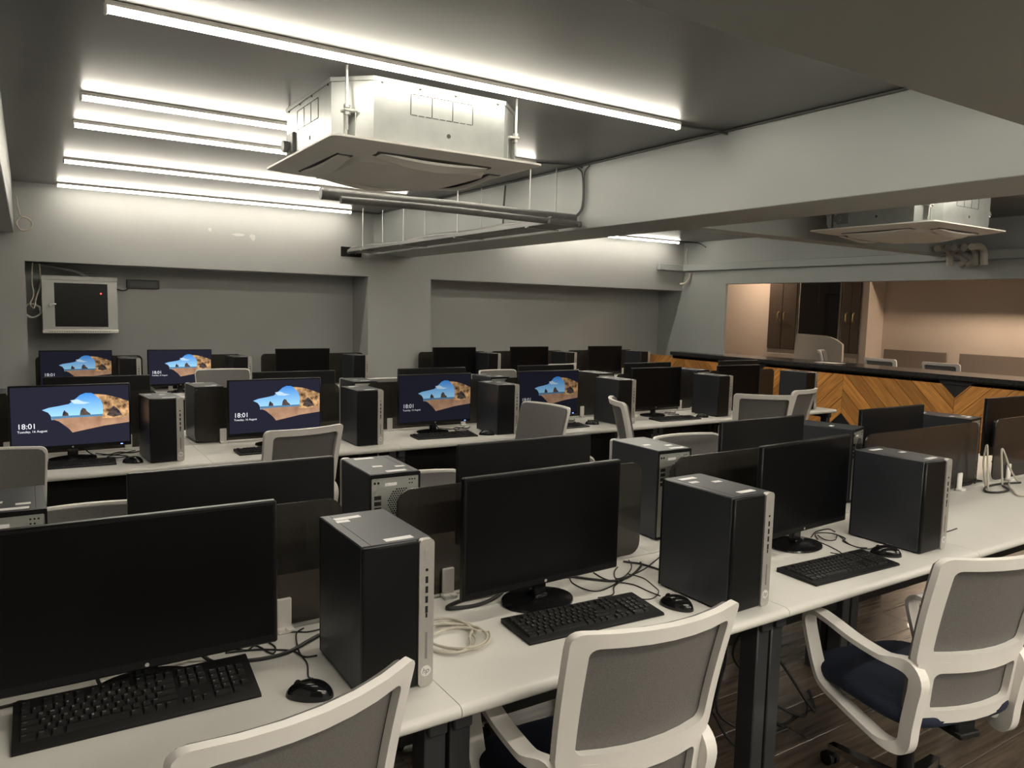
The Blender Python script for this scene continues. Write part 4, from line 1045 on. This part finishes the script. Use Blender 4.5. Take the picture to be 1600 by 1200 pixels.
for i in range(80):
    a = i * 2 * PI / 26 + PI / 2; k = i // 26
    rg.append((0.008 + (.060 + .004 * math.sin(i * .9)) * math.cos(a), 8.31 - .004 * k, 2.305 + (.060 + .004 * math.cos(i * .7)) * math.sin(a)))
tag(MB().tube([(-.045, 8.325, 2.55), (-.035, 8.325, 2.45), (-.02, 8.32, 2.38)] + rg, .006, 7).build('cable_coil', M_CABLEB), 'white ring of cable hanging on the upper back wall at left', 'cable')

# ================================================================ COUNTER WITH CHEVRON PLANKS
XC = 8.20
ct = thing('reception_counter', 'long counter with black top and honey wood chevron front', 'counter', (XC, 4.2, 0), 0)
MB().bx(-.03, .62, -5.2, 4.12, 1.005, 1.055, .004).build('counter_top', M_STONE, ct)
MB().bx(.03, .50, -5.2, 4.10, 0.0, 1.004).build('counter_body', M_BLKPAN, ct, smooth=False)
MB().bx(.012, .03, -5.2, 4.10, 0.955, 1.004).build('top_rail', M_BLKPAN, ct, smooth=False)
def clip(poly, f):
    out = []
    for i in range(len(poly)):
        a, b = poly[i], poly[(i + 1) % len(poly)]; fa, fb = f(a), f(b)
        if fa >= 0: out.append(a)
        if fa * fb < 0:
            t = fa / (fa - fb); out.append((a[0] + (b[0] - a[0]) * t, a[1] + (b[1] - a[1]) * t))
    return out
WC = 1.30; PWD = 0.142; z0c, z1c = 0.08, 0.985
for c in range(-4, 4):
    ya = 4.145 + c * WC - 4.2; yb_ = ya + WC        # column between a V line and an inverted V line
    up = (c % 2 == 0)                                # planks fall towards +Y in even columns seen from the front
    for k in range(-8, 18):
        # coordinate along normal: w = z - s*(y-ya)
        s = 1.0 if up else -1.0
        wlo = z0c - 1.4 + k * PWD * math.sqrt(2); whi = wlo + PWD * math.sqrt(2) - .008
        poly = [(ya + .002, z0c), (yb_ - .002, z0c), (yb_ - .002, z1c), (ya + .002, z1c)]
        poly = clip(poly, lambda p: (p[1] - s * (p[0] - ya)) - wlo)
        if len(poly) > 2: poly = clip(poly, lambda p: whi - (p[1] - s * (p[0] - ya)))
        if len(poly) < 3: continue
        # leave out the black triangles at the V tips (top) and the inverted tips (bottom)
        vy = ya if up else yb_; iy = yb_ if up else ya
        poly = clip(poly, lambda p: (0.81 + abs(p[0] - vy)) - p[1])
        if len(poly) > 2: poly = clip(poly, lambda p: p[1] - (0.49 - abs(p[0] - iy)))
        if len(poly) < 3: continue
        ar = abs(sum(poly[i][0] * poly[(i + 1) % len(poly)][1] - poly[(i + 1) % len(poly)][0] * poly[i][1] for i in range(len(poly)))) / 2
        if ar < .0012: continue
        cy_ = sum(p[0] for p in poly) / len(poly); cz_ = sum(p[1] for p in poly) / len(poly)
        ang = math.atan2(s, 1.0)
        ca_, sa_ = math.cos(-ang), math.sin(-ang)
        loc = [((p[0] - cy_) * ca_ - (p[1] - cz_) * sa_, (p[0] - cy_) * sa_ + (p[1] - cz_) * ca_) for p in poly]
        mb = MB().prism(loc, lambda a, b: (a, b, 0), lambda a, b: (a, b, .018))
        o = mb.build('plank', M_WOODD, ct, smooth=False)
        # local x along the grain (in the y-z plane), local z out of the front (-X)
        bx_ = Vector((0, math.cos(ang), math.sin(ang))); bz_ = Vector((-1, 0, 0)); by_ = bz_.cross(bx_)
        if by_.dot(Vector((0, -math.sin(ang), math.cos(ang)))) < 0:
            by_ = -by_; bz_ = bx_.cross(by_)
        MX = Matrix(((bx_[0], by_[0], bz_[0], .03 if bz_[0] < 0 else .012), (bx_[1], by_[1], bz_[1], cy_), (bx_[2], by_[2], bz_[2], cz_), (0, 0, 0, 1)))
        o.matrix_local = MX
tag(MB().box((0, 0, .0015), (.21, .30, .003)).build('paper_sheet', M_PAPER), 'white sheet of paper lying on the black counter top', 'paper').location = (8.52, 5.85, 1.0555)

# ================================================================ THE ROOM BEHIND THE COUNTER
XF = 11.05
G = 'tall cabinets behind the counter'
def cab(y0, y1, label, kind):
    t = thing('tall_cabinet', label, 'cabinet', (XF - .02, (y0 + y1) / 2, 0), 0, G)
    W = y1 - y0
    MB().bx(-.36, .018, -W / 2, W / 2, 0, 2.60).build('cabinet_body', M_CABLT, t, smooth=False)
    if kind == 'doors':
        for s in (-1, 1):
            d = MB().bx(-.378, -.361, min(s * .004, s * (W / 2 - .02)), max(s * .004, s * (W / 2 - .02)), 1.08, 2.58, .003).build('door', M_CABBR, t)
            MB().tube(spline([(-.378, s * .06, 1.70), (-.41, s * .06, 1.67), (-.415, s * .06, 1.62), (-.41, s * .06, 1.57), (-.378, s * .06, 1.54)], 4), .010, 8).build('handle', M_BRASS, d)
            MB().bx(-.376, -.361, min(s * .004, s * (W / 2 - .02)), max(s * .004, s * (W / 2 - .02)), .08, 1.0, .003).build('lower_door', M_CABLT, t)
    else:
        MB().bx(-.363, -.360, -W / 2 + .03, W / 2 - .03, .60, 2.58).build('dark_interior', M_HOLE, t, smooth=False)
        for s in (-1, 1):
            g = MB().bx(-.378, -.368, min(s * .008, s * (W / 2 - .03)), max(s * .008, s * (W / 2 - .03)), .60, 2.58).build('glass_door', M_GLASSD, t, smooth=False)
        MB().bx(-.380, -.362, -.008, .008, .60, 2.58).build('mullion', M_BLACKM, t, smooth=False)
        for z in (1.30, 1.80, 2.25): MB().bx(-.367, -.362, -W / 2 + .03, W / 2 - .03, z, z + .02).build('shelf', pr('cab_shelf', (.16, .15, .14), .5), t, smooth=False)
# front faces stand at x = XF - 0.38
cab(7.98, 8.56, 'tall cabinet with two brown doors and brass handles at the tan wall', 'doors')
cab(7.20, 7.96, 'tall dark glass-fronted cabinet between the brown-doored cabinets', 'glass')
cab(6.84, 7.18, 'narrow brown-doored cabinet at the corner of the recess', 'doors')
struct('trim_6', MB().bx(10.64, 11.05, 6.72, 6.82, 0, ZC), M_TAN, smooth=False)       # cheek of the recess
G = 'brown screens behind the counter'
for y0, y1, n in ((5.67, 6.61, 'left'), (4.40, 5.50, 'right')):
    t = thing('fabric_screen', 'brown fabric desk screen against the tan recess wall, the %s one' % n, 'desk screen', (10.95, (y0 + y1) / 2, 0), 0, G)
    MB().bx(-.012, .012, -(y1 - y0) / 2, (y1 - y0) / 2, .72, 1.165, .004).build('panel', M_DKPAN, t)
    MB().bx(-.62, .08, -(y1 - y0) / 2, (y1 - y0) / 2, .70, .72, .004).build('desktop', M_DESK, t)
    for s in (-1, 1): MB().bx(-.03, .03, s * ((y1 - y0) / 2 - .06) - .025, s * ((y1 - y0) / 2 - .06) + .025, 0, .70).build('leg', M_LEG, t, smooth=False)
G = 'office chairs behind the counter'
chair(9.80, 5.80, -92, 'white chair top rim showing above the counter, left of two', G, .12)
chair(9.80, 5.02, -88, 'white chair top rim showing above the counter, right of two', G, .12)
chair(9.22, 6.14, -150, 'small white-framed chair top in front of the beige chair behind the counter', G, .20)
bc = thing('high_back_chair', 'beige high-backed chair behind the counter before the glass cabinet', 'chair', (9.55, 6.86, 0), R(100))
def hbf(off):
    def f(a, b):
        u = a * 2 - 1; z = .62 + .75 * b
        u = -u; hw_ = .36 * (1 - .25 * max(0, b - .6) ** 1.4 * (1 if u > 0 else .1))
        return (-u * hw_, -.22 - .12 * b + .06 * u * u + off, z - (.10 * max(0, u) ** 2.2 * (b > .5) * (b - .5) * 2) - .03 * (u + 1) * .5)
    return f
hb_ = MB().sheet(12, 10, hbf(0)); hb_.sheet(12, 10, hbf(.06))
o2 = 13 * 11
rim = [j * 13 for j in range(11)] + [10 * 13 + i for i in range(1, 13)] + [j * 13 + 12 for j in range(9, -1, -1)] + [i for i in range(11, 0, -1)]
for a, b in zip(rim, rim[1:] + rim[:1]): hb_.f.append((a, b, b + o2, a + o2)); hb_.m.append(0)
hb_.build('backrest', M_BEIGE, bc)
MB().box((0, .04, .50), (.56, .52, .12), .04).build('seat', M_BEIGE, bc)
MB().cyl((0, 0, .08), (0, 0, .44), .03, 14).build('gas_column', M_BLACK, bc)
for k in range(5):
    l = ob('base_leg', CM['base_leg'], bc, (0, 0, 0), R(72 * k)); ob('caster', CM['caster'], l)
